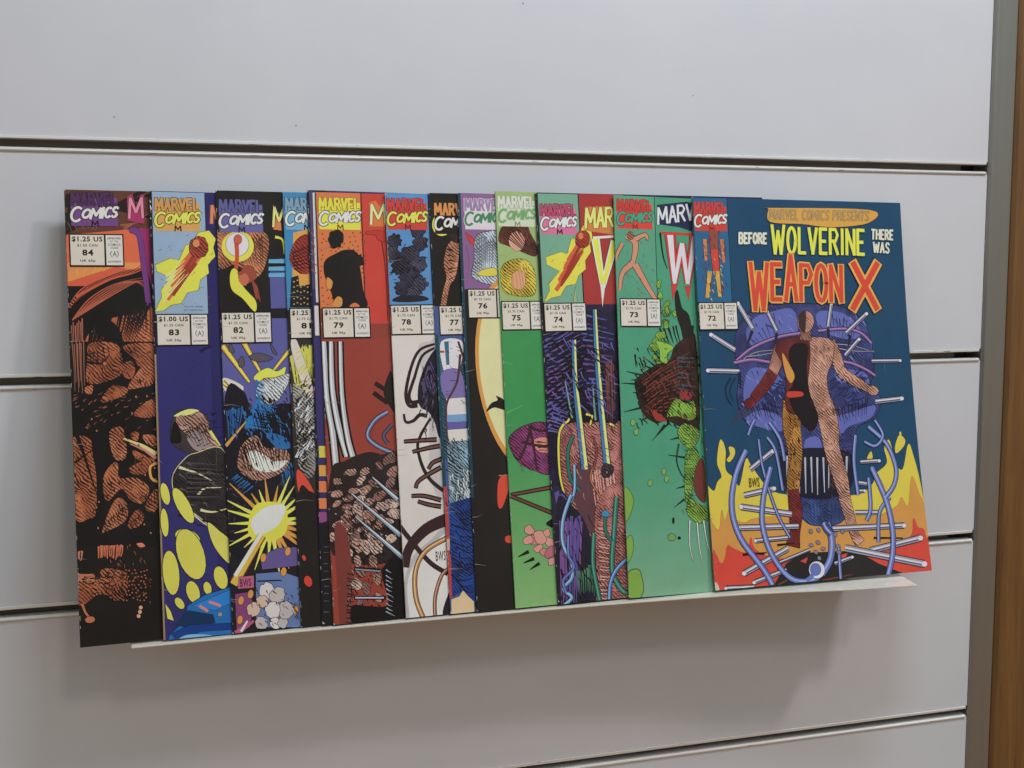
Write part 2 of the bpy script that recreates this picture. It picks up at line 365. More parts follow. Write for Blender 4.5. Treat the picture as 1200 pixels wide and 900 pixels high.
    def burst(s, cols, c, r0, r1, n, w, a0=0, a1=360):
        for i in range(n):
            t = math.radians(a0 + (a1 - a0) * (i + random.uniform(-.3, .3)) / n); r = r1 * random.uniform(.65, 1.1)
            s.stroke(random.choice(cols), [(c[0] + r0 * math.cos(t), c[1] + r0 * math.sin(t)), (c[0] + r * math.cos(t), c[1] + r * math.sin(t))], w, w * .15)
    # ---------- lettering
    def font(s, txt, u, v, w, h, col, bold=0.012, slant=0.0):
        """small type from the built-in font fitted to a box in mm"""
        tris, bb = glyphs(txt, bold); x0, y0, x1, y1 = bb; s.lay += 1
        f = lambda p: (u + (p[0] - x0) / (x1 - x0) * w + slant * (p[1] - y0) / (y1 - y0) * h, v + h - (p[1] - y0) / (y1 - y0) * h)
        s.raw([[f(p) for p in t] for t in tris], col, s.lay)
    def caps(s, txt, quad, col, wt, out=0, oc=INK, gap=0.16, widths=None, heights=None):
        """display capitals drawn with strokes; quad = TL, TR, BL in mm; wt in mm"""
        (ax, ay), (bx, by), (cx, cy) = quad; ws = [(widths or {}).get(ch, LW.get(ch, 0.62)) for ch in txt]
        tot = sum(ws) + gap * (len(txt) - 1); x = 0; jobs = []
        for i, (ch, w) in enumerate(zip(txt, ws)):
            hh = (heights or {}).get(i, (0, 1))
            for line in segs(ch):
                P = []
                for (lx, ly) in line:
                    a = (x + lx * w) / tot; b = hh[0] + (hh[1] - hh[0]) * ly
                    P.append((ax + (bx - ax) * a + (cx - ax) * b, ay + (by - ay) * a + (cy - ay) * b))
                jobs.append(P)
            x += w + gap
        if out:
            for P in jobs: s.stroke(oc, ext(P, out * .5 + wt * .25), wt + 2 * out, mm=True)
        for P in jobs: s.stroke(col, ext(P, wt * .25), wt, mm=True)
def segs(ch):
    out = []
    for line in LET.get(ch, []):
        out += [line] if len(line) > 5 or ch in 'BPR' else [list(s) for s in zip(line, line[1:])]
    return out
def ext(P, e):
    def mv(a, b):
        l = math.hypot(a[0] - b[0], a[1] - b[1]) or 1; return (a[0] + (a[0] - b[0]) / l * e, a[1] + (a[1] - b[1]) / l * e)
    return [mv(P[0], P[1])] + list(P[1:-1]) + [mv(P[-1], P[-2])]
arc = lambda cx, cy, rx, ry, a0, a1, n=8: [(cx + rx * math.cos(math.radians(a0 + (a1 - a0) * i / n)), cy + ry * math.sin(math.radians(a0 + (a1 - a0) * i / n))) for i in range(n + 1)]
LET = {
 'A': [[(0, 1), (.5, 0), (1, 1)], [(.22, .64), (.78, .64)]], 'B': [[(0, 0), (0, 1)], [(0, 0), (.7, 0), (.95, .22), (.7, .47), (0, .47)], [(.6, .47), (1, .72), (.75, 1), (0, 1)]],
 'C': [arc(.55, .5, .52, .5, -50, -310, 12)], 'E': [[(0, 0), (0, 1)], [(0, .02), (1, .02)], [(0, .5), (.8, .5)], [(0, .98), (1, .98)]],
 'F': [[(0, 0), (0, 1)], [(0, .02), (1, .02)], [(0, .48), (.8, .48)]], 'H': [[(0, 0), (0, 1)], [(1, 0), (1, 1)], [(0, .5), (1, .5)]],
 'I': [[(.5, 0), (.5, 1)]], 'L': [[(0, 0), (0, .98), (1, .98)]], 'M': [[(0, 1), (.08, 0), (.5, .72), (.92, 0), (1, 1)]],
 'N': [[(0, 1), (0, 0), (1, 1), (1, 0)]], 'O': [arc(.5, .5, .5, .5, 0, 360, 16)], 'P': [[(0, 1), (0, 0)], [(0, .02), (.7, .02), (1, .26), (.7, .5), (0, .5)]],
 'R': [[(0, 1), (0, 0)], [(0, .02), (.7, .02), (.98, .24), (.7, .48), (0, .48)], [(.45, .5), (1, 1)]],
 'S': [[(.95, .16), (.7, .02), (.3, .02), (.05, .24), (.3, .46), (.7, .54), (.95, .76), (.7, .98), (.3, .98), (.03, .84)]],
 'T': [[(0, .02), (1, .02)], [(.5, 0), (.5, 1)]], 'V': [[(0, 0), (.5, 1), (1, 0)]], 'W': [[(0, 0), (.25, 1), (.5, .2), (.75, 1), (1, 0)]], 'X': [[(0, 0), (1, 1)], [(1, 0), (0, 1)]]}
LW = {'I': .16, 'M': .85, 'W': .95, 'L': .5, 'E': .52, 'F': .52, ' ': .28}
_G = {}
def glyphs(txt, bold):
    if (txt, bold) not in _G:
        c = bpy.data.curves.new('type', 'FONT'); c.body = txt; c.offset = bold; c.resolution_u = 2; c.space_character = 1.12
        o = bpy.data.objects.new('type', c); S.collection.objects.link(o); dg = bpy.context.evaluated_depsgraph_get()
        me = o.evaluated_get(dg).to_mesh(); me.calc_loop_triangles()
        tr = [[(me.vertices[i].co.x, me.vertices[i].co.y) for i in t.vertices] for t in me.loop_triangles]
        o.evaluated_get(dg).to_mesh_clear(); bpy.data.objects.remove(o); bpy.data.curves.remove(c)
        xs = [p[0] for t in tr for p in t]; ys = [p[1] for t in tr for p in t]; _G[(txt, bold)] = (tr, (min(xs), min(ys), max(xs), max(ys)))
    return _G[(txt, bold)]
PAPER = (206, 196, 182)
def price(A, n, v0=71.2, us='$1.25 US', can='$1.75 CAN', uk='UK 95p', u0=1.2):
    A.part('price_box')
    A.rect(INK, u0 - .7, v0 - .7, u0 + 29.0, v0 + 18.2)
    A.rect(PAPER, u0, v0, u0 + 18.2, v0 + 17.3); A.rect((208, 201, 194), u0 + 19.2, v0, u0 + 28.3, v0 + 17.3)
    A.font(us, u0 + .8, v0 + .9, 16.6, 3.3, INK, .03); A.font(can, u0 + 3.6, v0 + 5.2, 11, 1.7, (50, 42, 38), .02)
    A.font(str(n), u0 + 6.2, v0 + 8.3, 6.0, 3.6, INK, .035); A.font(uk, u0 + 5, v0 + 14.0, 8.2, 1.8, (40, 34, 32), .03)
    x = u0 + 20.0
    A.font('APPROVED', x, v0 + 1.3, 7.4, 1.1, INK, .03); A.font('BY THE', x + 1.6, v0 + 3.1, 4.4, 1.0, (60, 54, 50), .01)
    A.font('COMICS', x + .2, v0 + 4.8, 7, 1.4, (50, 44, 42), .01); A.font('CODE', x + 1.6, v0 + 6.7, 4.4, 1.2, INK, .01)
    A.font('A', x + 2.7, v0 + 9.3, 2.2, 2.9, (80, 75, 72), .01)
    for q in (-1, 1): A.stroke((95, 90, 88), [(x + 3.7 + q * 1.6, v0 + 9.2), (x + 3.7 + q * 2.2, v0 + 11), (x + 3.7 + q * 1.2, v0 + 12.8)], .5, .3, True, mm=True)
    A.font('AUTHORITY', x, v0 + 14.7, 7.5, 1.1, INK, .03)
def logo(A, bx, mar, com, v=3.0, u=2.2, mo=INK, co=INK, w=25.5):
    """the publisher's mark in the corner: two words over a block"""
    A.part('corner_box')
    A.rect(bx, u, v + 3.0, u + w, v + 19.6)
    A.caps('MARVEL', ((u + .6, v + .6), (u + w - .8, v + .6), (u + .6, v + 7.6)), mar, 1.5, .34, mo, gap=.30)
    jobs = [('C', 0, .24, 0.0), ('O', .25, .17, .28), ('M', .43, .22, .12), ('I', .66, .05, .05), ('C', .73, .14, .12), ('S', .88, .13, .10)]
    for ps in (0, 1):
        for ch, a, ww, dv in jobs:
            x0 = u - .2 + a * w; h = 8.0 * (1 - dv) * (1.0 if ch == 'C' and a == 0 else .80); y0 = v + 9.2 + (0 if a == 0 else 1.2 + dv * 2) - a * 2.2
            q = ((x0 + 1.0, y0), (x0 + ww * w + .6, y0 - .5), (x0 - .3, y0 + h))
            if ps == 0: A.caps(ch, q, co, 2.3)
            else: A.caps(ch, q, com, 1.45)
    A.caps('M', ((u + 11.2, v + 16.6), (u + 14.6, v + 16.6), (u + 11.2, v + 19.6)), mo, .7)
ARTS = {}
def art(n): ARTS[n] = Art(n); return ARTS[n]
#ART#
BASE = {84: (30, 24, 22), 83: (50, 46, 104), 82: (34, 30, 34), 81: (40, 36, 34), 80: (52, 44, 92), 79: (140, 60, 48), 78: (205, 196, 188), 77: (70, 84, 140), 76: (38, 31, 28), 75: (62, 140, 78), 74: (40, 36, 62), 73: (70, 146, 112), 72: (30, 68, 98)}
ORG = [(184, 106, 68), (176, 98, 62), (190, 114, 78)]
# ---- 84: dark brown cover with cracked orange rock shapes and ink hatching
A = art(84); A.at(60, 200)
A.poly((96, 54, 40), [(60, 90), (460, 90), (470, 300), (60, 300)])
A.hatch((34, 26, 23), (60, 110), (60, 300), (460, 70), (460, 220), 15, 2.6, .6)
A.hatch((150, 84, 60), (330, 250), (330, 290), (460, 190), (460, 240), 3, 1.3, .2); A.hatch((110, 92, 78), (70, 240), (220, 285), (230, 250), (90, 290), 7, .7, .3)
A.poly((212, 98, 62), [(70, 300), (430, 270), (470, 420), (480, 520), (70, 560)])
A.poly((226, 136, 70), [(80, 430), (430, 430), (400, 455), (80, 520)]); A.poly((204, 86, 58), [(80, 520), (300, 450), (430, 470), (80, 560)])
A.hatch((226, 150, 66), (110, 460), (300, 440), (250, 470), (110, 510), 5, 1.4, .2)
A.poly(INK, [(75, 540), (200, 540), (300, 480), (480, 455), (480, 960), (75, 960)])
for k in range(9): A.stroke(INK if k % 2 else (190, 84, 58), [(84 + k * 4, 640 - k * 6), (140 + k * 16, 560 - k * 6), (230 + k * 20, 510 - k * 4), (330 + k * 16, 470 - k * 3)], 1.7, .2, True)
for k in range(6): A.stroke((176, 88, 62), [(100 + k * 12, 700 - k * 8), (180 + k * 22, 600 - k * 4), (300 + k * 24, 530 - k * 3), (440, 500 + k * 14)], .9, .2, True)
A.poly((112, 56, 120), [(370, 268), (410, 272), (432, 330), (470, 620), (470, 680), (450, 660), (410, 350), (395, 300), (370, 290)], True, .5)
A.poly((150, 40, 96), [(415, 272), (470, 270), (475, 560), (455, 480), (432, 320)])
A.tex(.9); A.poly((196, 108, 72), [(160, 800), (200, 745), (260, 700), (330, 680), (480, 650), (480, 960), (160, 960)], True); A.tex()
A.hatch(INK, (180, 760), (300, 640), (240, 860), (160, 880), 14, 1.3, .2); A.hatch(INK, (320, 650), (470, 620), (400, 800), (280, 860), 16, 1.2, .15); A.hatch(INK, (330, 620), (470, 640), (470, 780), (370, 760), 10, .9, .2)
A.poly(INK, [(245, 690), (330, 760), (330, 960), (280, 960), (250, 790)], True); A.poly(INK, [(75, 700), (150, 720), (150, 960), (75, 960)])
A.hatch((170, 100, 74), (90, 720), (150, 700), (160, 930), (100, 940), 7, .6, .3)
A.at(60, 400)
A.poly(INK, [(85, 0), (480, 0), (500, 960), (105, 960)])
A.hatch((150, 92, 70), (95, 0), (155, 0), (160, 240), (110, 230), 7, .6, .4)
for p in ([(180, 10), (280, 5), (325, 40), (330, 150), (250, 190), (200, 200), (165, 180), (170, 90)], [(340, 20), (480, 10), (480, 70), (420, 120), (390, 80)], [(335, 110), (375, 92), (395, 130), (375, 175), (340, 160)], [(400, 150), (480, 60), (482, 190), (420, 215), (360, 220)], [(235, 270), (290, 205), (360, 225), (330, 260), (250, 280)], [(160, 215), (195, 205), (190, 245), (162, 240)], [(400, 320), (480, 270), (488, 350), (400, 352)], [(275, 420), (330, 400), (345, 440), (355, 520), (340, 555), (300, 550), (278, 490)], [(375, 430), (410, 425), (405, 465), (380, 455)], [(430, 440), (490, 445), (492, 500), (450, 480)], [(105, 450), (180, 455), (192, 520), (212, 640), (210, 800), (180, 830), (115, 825), (108, 560)], [(245, 640), (290, 570), (315, 580), (320, 640), (400, 640), (460, 690), (430, 760), (370, 740), (330, 690), (260, 750)], [(370, 590), (440, 560), (470, 570), (440, 620), (380, 620)], [(385, 510), (450, 540), (490, 560), (480, 580), (400, 550)], [(270, 800), (310, 735), (355, 760), (350, 840), (250, 895), (240, 890)], [(362, 850), (400, 790), (435, 815), (420, 860), (370, 880)], [(440, 770), (495, 690), (500, 780), (470, 800)]):
    A.tex(.95); A.poly(random.choice(ORG), p, True); A.tex()
A.hatch(INK, (215, 240), (330, 150), (370, 200), (270, 260), 12, .8, .2); A.hatch(INK, (170, 60), (270, 20), (290, 90), (160, 130), 0 + 5, 1.0, .1)
A.hatch(INK, (250, 850), (360, 760), (370, 800), (270, 900), 9, .7, .3); A.hatch(INK, (360, 860), (430, 800), (440, 840), (380, 880), 7, .7, .3); A.hatch(INK, (440, 720), (500, 700), (500, 760), (440, 780), 5, .7, .3)
A.stroke(INK, [(105, 400), (150, 520), (215, 720)], 3.2, .3, True); A.stroke(INK, [(110, 570), (190, 510)], 1.4, .4); A.stroke(INK, [(110, 620), (135, 690)], .9, .2)
A.stroke((216, 190, 120), [(340, 455), (430, 490), (492, 530)], .9, 3.0); A.stroke((190, 120, 110), [(370, 480), (440, 510), (492, 548)], .6, 2.0)
A.stroke((214, 150, 70), [(495, 570), (465, 590), (470, 640), (500, 660)], 1.4, 1.4, True)
A.grit(160, 10, 480, 220, 46, 30, .7, 70); A.grit(110, 450, 215, 820, 16, 26, .5, 80); A.grit(240, 560, 490, 900, 60, 26, .7, 60); A.grit(100, 240, 490, 420, 50, 24, .6, -30, (150, 84, 58)); A.grit(230, 400, 500, 560, 40, 20, .6, 40)
for p in A.scatter(100, 240, 490, 900, 26, 120): A.ell(random.choice([INK, INK, ORG[0]]), p, 4, 5, n=7)
A.stroke(INK, [(165, 95), (200, 100), (240, 100), (275, 60)], 1.6, .5, True); A.ell(ORG[0], (252, 104), 9, 9, 0, .6)
A.at(60, 580)
A.hatch((200, 110, 76), (220, 240), (340, 235), (330, 300), (220, 305), 14, .9, .5); A.hatch((200, 110, 76), (125, 265), (150, 262), (145, 310), (125, 305), 4, .8, .5)
A.tex(.9); A.poly(ORG[1], [(120, 385), (200, 400), (260, 380), (280, 420), (270, 465), (215, 470), (130, 520)], True); A.tex()
A.hatch(ORG[2], (125, 368), (125, 400), (200, 400), (200, 368), 5, .7, .8)
A.tex(1); A.poly((176, 98, 64), [(230, 360), (300, 348), (350, 370), (360, 430), (330, 490), (270, 480)], True); A.tex(); A.grit(250, 350, 370, 490, 60, 22, .8, 45); A.grit(250, 350, 370, 490, 50, 22, .7, -45)
for p in A.scatter(340, 350, 450, 500, 13, 160): A.ell((170, 92, 62), p, 4, 4, n=6)
A.stroke(ORG[0], [(145, 510), (160, 550), (180, 575)], 1.2, 1.0, True); A.ell(ORG[0], (182, 585), 23, 15, -8, .5); A.grit(120, 380, 270, 470, 22, 26, .6, 10); A.grit(250, 230, 480, 330, 18, 18, .5, 70, (150, 84, 58)); A.grit(300, 380, 470, 500, 20, 14, .5, 60, (150, 84, 58))
for c in ((420, 528), (416, 548), (410, 568)): A.ell((226, 150, 120), c, 9, 9)
A.poly((214, 120, 90), [(400, 230), (425, 225), (440, 240), (420, 245)], True)
logo(A, (112, 66, 126), (78, 44, 84), (218, 206, 200), v=1.2, u=3.2)
A.part('title_lettering'); A.at(60, 200)
A.poly((160, 50, 96), [(355, 120), (380, 110), (396, 170), (420, 112), (436, 112), (436, 250), (358, 235)])
A.caps('M', (A.m((365, 130)), A.m((428, 128)), A.m((366, 222))), (232, 130, 150), 1.5, .35, (90, 24, 60)); A.at()
price(A, 84, 25.9, can='$1.50 CAN', uk='UK 65p', u0=2.4)
# ---- 83: deep blue cover with yellow ovals
A = art(83); A.at(60, 200)
A.rect((28, 26, 30), 0, 0, 1.3, 95); A.hatch((214, 210, 200), (452, 100), (450, 520), (468, 560), (468, 130), 11, .8, .8)
A.rect((150, 122, 84), 0, 95, 1.1, 262)
A.rect((142, 164, 188), 1.4, .4, 31.4, 72.0); A.stroke(INK, [(31.4, .4), (31.4, 72)], .5, .5, mm=True)
A.rect((42, 38, 92), 31.8, .4, 46, 262)
A.part('corner_box')
A.poly((222, 208, 62), [(488, 658), (520, 590), (515, 560), (560, 500), (495, 470), (490, 440), (560, 410), (600, 420), (630, 350), (660, 340), (690, 290), (740, 280), (772, 320), (760, 360), (770, 400), (735, 440), (740, 480), (700, 510), (690, 560), (640, 570), (610, 620), (560, 630), (530, 655)], False, .5)
A.hatch((206, 96, 50), (540, 620), (600, 450), (690, 330), (720, 400), 9, 2.4, .4); A.hatch((150, 52, 40), (570, 590), (620, 470), (690, 350), (700, 420), 7, 1.8, .4); A.hatch((234, 226, 130), (520, 630), (540, 480), (640, 400), (650, 480), 6, 1.2, .2)
A.tex(.8); A.ell((192, 74, 52), (692, 358), 44, 50, 0, .5, wob=.06); A.tex(); A.ell((222, 130, 70), (680, 340), 16, 18, 0)
A.grit(500, 300, 760, 640, 26, 16, .5, -60, (90, 80, 40))
logo(A, (206, 152, 78), (198, 142, 74), (226, 218, 72), v=3.6, u=2.6)
A.at(60, 200); A.part('corner_box')
A.font('TM & 1991 MARVEL', 17.5, 67.0, 11, .9, (60, 64, 76), 0); A.font('ENT. GROUP INC.', 17.5, 69, 11, .9, (60, 64, 76), 0)
A.part('title_lettering'); A.caps('M', (A.m((750, 165)), A.m((800, 165)), A.m((752, 245))), (214, 130, 74), 1.6, .6, (110, 60, 90))
A.part('cover_art'); A.at(60, 400)
A.stroke((30, 26, 60), [(700, 48), (730, 30), (760, 24)], 2.2, .3, True)
A.grit(480, 20, 560, 60, 3, 10, .4)
A.poly((62, 52, 54), [(560, 420), (580, 340), (640, 318), (720, 340), (745, 400), (790, 470), (800, 520), (720, 530), (640, 520), (570, 480)], True, .5)
A.tex(.9); A.poly((196, 150, 132), [(590, 390), (600, 335), (690, 330), (735, 370), (745, 420), (790, 480), (770, 510), (700, 500), (640, 440)], True); A.tex()
A.poly((150, 130, 130), [(640, 440), (700, 420), (740, 470), (760, 510), (690, 515), (650, 480)], True); A.poly((220, 214, 120), [(575, 350), (640, 318), (695, 325), (640, 345)], True)
A.hatch(INK, (630, 430), (720, 380), (760, 470), (680, 500), 9, .7, .2); A.stroke((222, 212, 110), [(745, 420), (795, 490)], 1.8, .6); A.poly(INK, [(560, 470), (575, 380), (600, 400), (610, 470)], True)
A.tex(.9); A.poly((56, 50, 52), [(570, 640), (620, 560), (680, 525), (820, 530), (840, 960), (740, 860), (600, 740)], True, .8, (206, 196, 132)); A.tex()
for p in ([(590, 700), (640, 780), (700, 840), (760, 880)], [(600, 590), (690, 620), (765, 660)], [(690, 720), (720, 690), (800, 685)], [(700, 790), (760, 800), (840, 780)]): A.stroke((212, 200, 150), p, 1.6, .3, True)
A.grit(600, 330, 780, 520, 40, 24, .7, -20); A.grit(590, 560, 830, 860, 40, 46, 1.0, 20); A.grit(600, 560, 800, 800, 16, 40, .8, 30, (96, 88, 86)); A.hatch((84, 76, 78), (640, 560), (640, 740), (800, 740), (800, 570), 8, .8, .2); A.hatch(INK, (640, 580), (650, 760), (800, 760), (800, 600), 7, 1.1, .2)
for c, rx, ry, ro in (((535, 715), 20, 52, -12), ((620, 770), 30, 92, -28), ((532, 850), 18, 66, -5), ((640, 920), 60, 36, 20)): A.ell((206, 200, 76), c, rx, ry, ro, .7)
A.at(60, 580)
A.poly((206, 200, 84), [(735, 130), (790, 170), (840, 220), (845, 320), (800, 290), (755, 220)], True, .7)
for c, rx, ry, ro in (((655, 278), 62, 122, -18), ((562, 365), 38, 104, -6), ((665, 455), 30, 52, -16), ((733, 437), 18, 30, -14), ((795, 388), 30, 54, -16), ((602, 508), 18, 30, -35)): A.ell((204, 196, 72), c, rx, ry, ro, .75)
A.poly((206, 198, 76), [(535, 510), (560, 545), (575, 590), (545, 580)], False, .5)
A.poly((30, 104, 172), [(640, 520), (720, 470), (850, 430), (860, 500), (870, 680), (740, 690), (540, 700), (560, 650), (620, 600)], False, .8)
A.poly((22, 50, 84), [(580, 610), (640, 540), (760, 560), (770, 600), (640, 625)]); A.poly((36, 120, 196), [(660, 520), (850, 440), (855, 500), (770, 540)], False, .4)
A.poly((24, 58, 130), [(560, 650), (650, 610), (860, 600), (860, 630), (700, 640), (590, 690)], False, .4); A.poly((120, 170, 206), [(600, 690), (640, 655), (760, 660), (760, 700)], True)
for p in ([(695, 520), (735, 545)], [(740, 500), (795, 520)]): A.stroke((210, 120, 110), p, 1.6)
A.ell((150, 140, 140), (792, 560), 10, 10, 0, .4); A.at()
price(A, 83, 72.3, '$1.00 US', '$1.25 CAN', 'UK 50p', u0=2.2)
# ---- 82: violet cover with yellow beams and a white flash
A = art(82); A.at(60, 200)
A.rect((34, 29, 28), 0, 0, 60, 75); A.rect((86, 86, 146), 30, 48, 80, 72); A.rect((30, 26, 30), 29, 70, 60, 80); A.rect((88, 88, 150), 0.3, 76, 60, 130)
for y in (415, 450, 480): A.poly((96, 160, 196), [(1020, y), (1110, y - 3), (1110, y + 18), (1020, y + 18)], False, .4)
A.part('corner_box')
A.tex(.9); A.poly((196, 124, 84), [(775, 290), (1000, 290), (1010, 420), (960, 500), (870, 440), (800, 460), (780, 400)], True); A.tex()
A.hatch((90, 50, 36), (800, 380), (1000, 300), (1000, 470), (900, 470), 10, 1.0, .1)
A.ell((222, 204, 70), (875, 355), 76, 72); A.ell((212, 204, 204), (873, 345), 54, 55, 0, .4)
A.stroke((190, 74, 52), [(868, 330), (872, 400), (866, 470)], 2.6, 2.2, True); A.ell((196, 84, 60), (875, 322), 18, 22, 0, .5)
A.poly((214, 206, 62), [(850, 460), (875, 470), (900, 540), (960, 610), (955, 660), (900, 600), (850, 560), (838, 500)], True, .5)
A.ell((150, 72, 48), (920, 490), 42, 40, 0, .4, wob=.18); A.ell((190, 100, 76), (905, 510), 24, 28, 0, 0, wob=.1); A.hatch((150, 64, 50), (940, 500), (970, 560), (985, 620), (960, 600), 5, 1.3, .3)
logo(A, (100, 94, 150), (90, 90, 140), (212, 208, 206), v=5.0, u=1.6)
A.part('title_lettering'); A.at(60, 200)
A.poly((206, 116, 66), [(1040, 160), (1075, 210), (1080, 280), (1042, 275)]); A.caps('M', (A.m((1042, 172)), A.m((1095, 172)), A.m((1042, 262))), (224, 206, 120), 1.4, .4)
A.stroke((214, 204, 70), [(1050, 310), (1085, 325), (1092, 390)], 1.8, .3, True)
A.part('cover_art'); A.at(60, 400)
A.poly((206, 196, 186), [(810, 170), (900, 210), (880, 250), (815, 230)], True)
for p, w in (([(805, 20), (930, 190)], 3.2), ([(905, 5), (985, 150)], 3.0), ([(1115, 45), (1040, 140)], 2.4), ([(815, 320), (930, 305)], 2.4), ([(805, 190), (850, 230)], 2.0)):
    A.stroke((58, 36, 24), p, w + 1.0, w * .7); A.stroke((206, 148, 60), p, w, w * .5); A.stroke((220, 208, 74), p, w * .45, w * .3)
for p in ([(930, 70), (980, 55), (1040, 80), (970, 95)], [(880, 90), (900, 70), (905, 110), (885, 120)], [(1030, 10), (1060, 60), (1040, 50)], [(840, 10), (860, 50), (835, 45)]): A.poly((86, 78, 92), p, True, .6)
A.poly((226, 214, 70), [(950, 170), (1010, 125), (1060, 140), (1100, 120), (1080, 180), (1000, 200)], True, .5)
A.poly((30, 26, 34), [(815, 260), (900, 230), (960, 330), (1145, 330), (1150, 960), (820, 960)], True)
A.tex(.9); A.poly((204, 208, 212), [(960, 250), (990, 180), (1050, 170), (1130, 150), (1100, 220), (1060, 280), (1000, 300)], True, .6); A.tex(); A.hatch((40, 110, 170), (960, 300), (960, 180), (1000, 200), (1010, 330), 7, 1.6, .3)
A.hatch((44, 112, 176), (910, 400), (960, 280), (1060, 300), (1020, 420), 10, 2.0, .2); A.hatch((36, 90, 150), (820, 330), (900, 300), (880, 440), (830, 460), 9, 1.1, .2); A.hatch(INK, (930, 330), (1130, 330), (1120, 420), (960, 430), 14, 1.2, .2)
A.tex(.9); A.poly((190, 140, 120), [(900, 480), (960, 440), (1010, 500), (1080, 490), (1120, 540), (1100, 600), (1030, 640), (950, 650), (880, 600), (880, 530)], True, .8); A.tex()
A.poly((226, 210, 200), [(920, 520), (980, 520), (1040, 560), (1110, 560), (1050, 610), (960, 600)], True); A.poly((40, 100, 160), [(1010, 430), (1100, 450), (1120, 500), (1060, 500)], True, .4); A.hatch(INK, (880, 500), (1000, 440), (1060, 580), (920, 640), 13, .8, .2); A.hatch(INK, (1020, 500), (1120, 500), (1100, 590), (1040, 600), 7, .8, .2)
A.hatch((40, 104, 166), (870, 620), (950, 680), (900, 720), (840, 640), 7, 1.1, .2); A.hatch((40, 104, 166), (1080, 620), (1140, 560), (1150, 640), (1100, 700), 6, 1.2, .2)
A.stroke((206, 148, 60), [(820, 490), (915, 375)], 2.0, .6); A.grit(880, 430, 1130, 640, 60, 30, .8, 60); A.grit(830, 300, 1130, 430, 50, 34, 1.0, 70, (44, 110, 172)); A.grit(830, 250, 1140, 440, 60, 34, 1.0, 60); A.grit(830, 640, 1140, 900, 40, 30, .8, None, (70, 66, 76)); A.grit(960, 160, 1130, 300, 22, 26, .7, 60)
A.at(60, 580)
A.burst([(224, 212, 74), (206, 146, 60), (220, 206, 90)], (1030, 130), 70, 250, 26, 2.6)
A.poly((216, 206, 60), [(930, 110), (970, 40), (1080, 40), (1110, 110), (1090, 190), (1000, 220), (930, 190)], True); A.poly((222, 214, 204), [(940, 120), (1000, 60), (1095, 48), (1080, 120), (1040, 160), (970, 190), (945, 160)], True)
A.stroke((96, 40, 30), [(855, 420), (990, 190)], 6.5, 5.0); A.stroke((206, 170, 60), [(855, 420), (990, 190)], 4.6, 3.6); A.stroke((222, 214, 200), [(862, 380), (985, 180)], 2.2, 2.2)
A.poly((96, 80, 136), [(980, 290), (1060, 250), (1160, 245), (1170, 330), (990, 350)], False, .4); A.poly((96, 116, 164), [(960, 370), (1080, 360), (1170, 390), (1180, 620), (960, 620)], False, .5)
A.stroke(INK, [(965, 405), (1080, 400)], .8); A.poly((176, 90, 120), [(880, 385), (950, 378), (950, 435), (875, 440)], False, .5); A.font('BWS', *A.m((885, 395)), 6.4, 4.6, (90, 30, 50), .02)
A.poly((130, 62, 112), [(862, 465), (930, 455), (950, 520), (930, 620), (870, 640)], False, .5)
for c in ((890, 495), (935, 465), (885, 585), (995, 295), (1110, 265), (1090, 360), (1145, 540)): A.ell((206, 140, 60), c, 13, 20, 10, .5)
for x, y, r in ((1010, 450, 34), (1060, 470, 34), (950, 535, 30), (985, 600, 28), (1050, 600, 24), (1085, 600, 22), (1100, 540, 36), (1040, 540, 34), (990, 500, 26)): A.ell(random.choice([(206, 196, 192), (180, 168, 166), (200, 170, 150)]), (x, y), r, r * 1.1, random.uniform(-40, 40), .6, wob=.12)
A.grit(930, 430, 1170, 620, 50, 20, .7, 50); A.stroke((176, 80, 110), [(865, 650), (950, 590)], 3.4, 1.5); A.stroke((206, 200, 206), [(890, 640), (920, 590)], 1.6, 1.0); A.at()
price(A, 82, 72.6, u0=1.1)
# ---- 81: grey fur-like streaks over black with a red patch
A = art(81); A.at(330, 200)
A.rect((56, 128, 176), 0, 0, 40, 71); A.part('corner_box'); A.poly((216, 150, 66), [(55, 290), (140, 270), (150, 640), (50, 640)])
A.tex(.9); A.poly((176, 66, 54), [(40, 420), (60, 340), (110, 300), (150, 330), (150, 460), (90, 480)], True, .5); A.tex(); A.hatch(INK, (50, 380), (60, 470), (140, 460), (140, 340), 6, .7, .3)
A.poly((34, 32, 36), [(40, 640), (46, 500), (80, 490), (85, 540), (140, 530), (145, 640)])
for x in range(56, 140, 16):
    for y in (510, 535, 560, 590, 615): A.stroke((190, 160, 70), [(x, y + (x % 32) * .4), (x + 7, y + (x % 32) * .4)], .7)
logo(A, (110, 160, 190), (120, 150, 170), (214, 210, 206), v=3.0, u=1.2)
A.part('cover_art'); A.at(330, 400)
A.rect((50, 46, 42), .3, 88, 40, 262)
A.hatch((196, 190, 72), (40, 60), (150, 20), (160, 180), (70, 250), 16, 1.3, .2); A.poly((206, 192, 180), [(45, 0), (75, 0), (150, 220), (160, 320), (110, 230), (60, 90)], True, .4)
A.tex(1); A.poly((158, 156, 150), [(55, 200), (110, 240), (160, 320), (165, 560), (140, 640), (85, 600), (70, 420)], True); A.tex(); A.grit(58, 200, 160, 600, 70, 50, 1.1, -50); A.grit(60, 280, 150, 560, 30, 46, .9, -50, (200, 204, 206)); A.grit(60, 40, 140, 240, 30, 40, 1.0, -50, (200, 190, 80))
A.poly((206, 70, 52), [(75, 600), (130, 660), (175, 760), (170, 790), (120, 710), (80, 700)], True, .5); A.rect((36, 30, 28), .3, 180, 3, 262)
A.at(330, 560)
A.poly((36, 30, 28), [(80, 100), (130, 60), (190, 170), (200, 760), (90, 760)], True)
for c, rx, ry in (((125, 485), 18, 26), ((106, 375), 8, 14)): A.ell((206, 60, 44), c, rx, ry, -20)
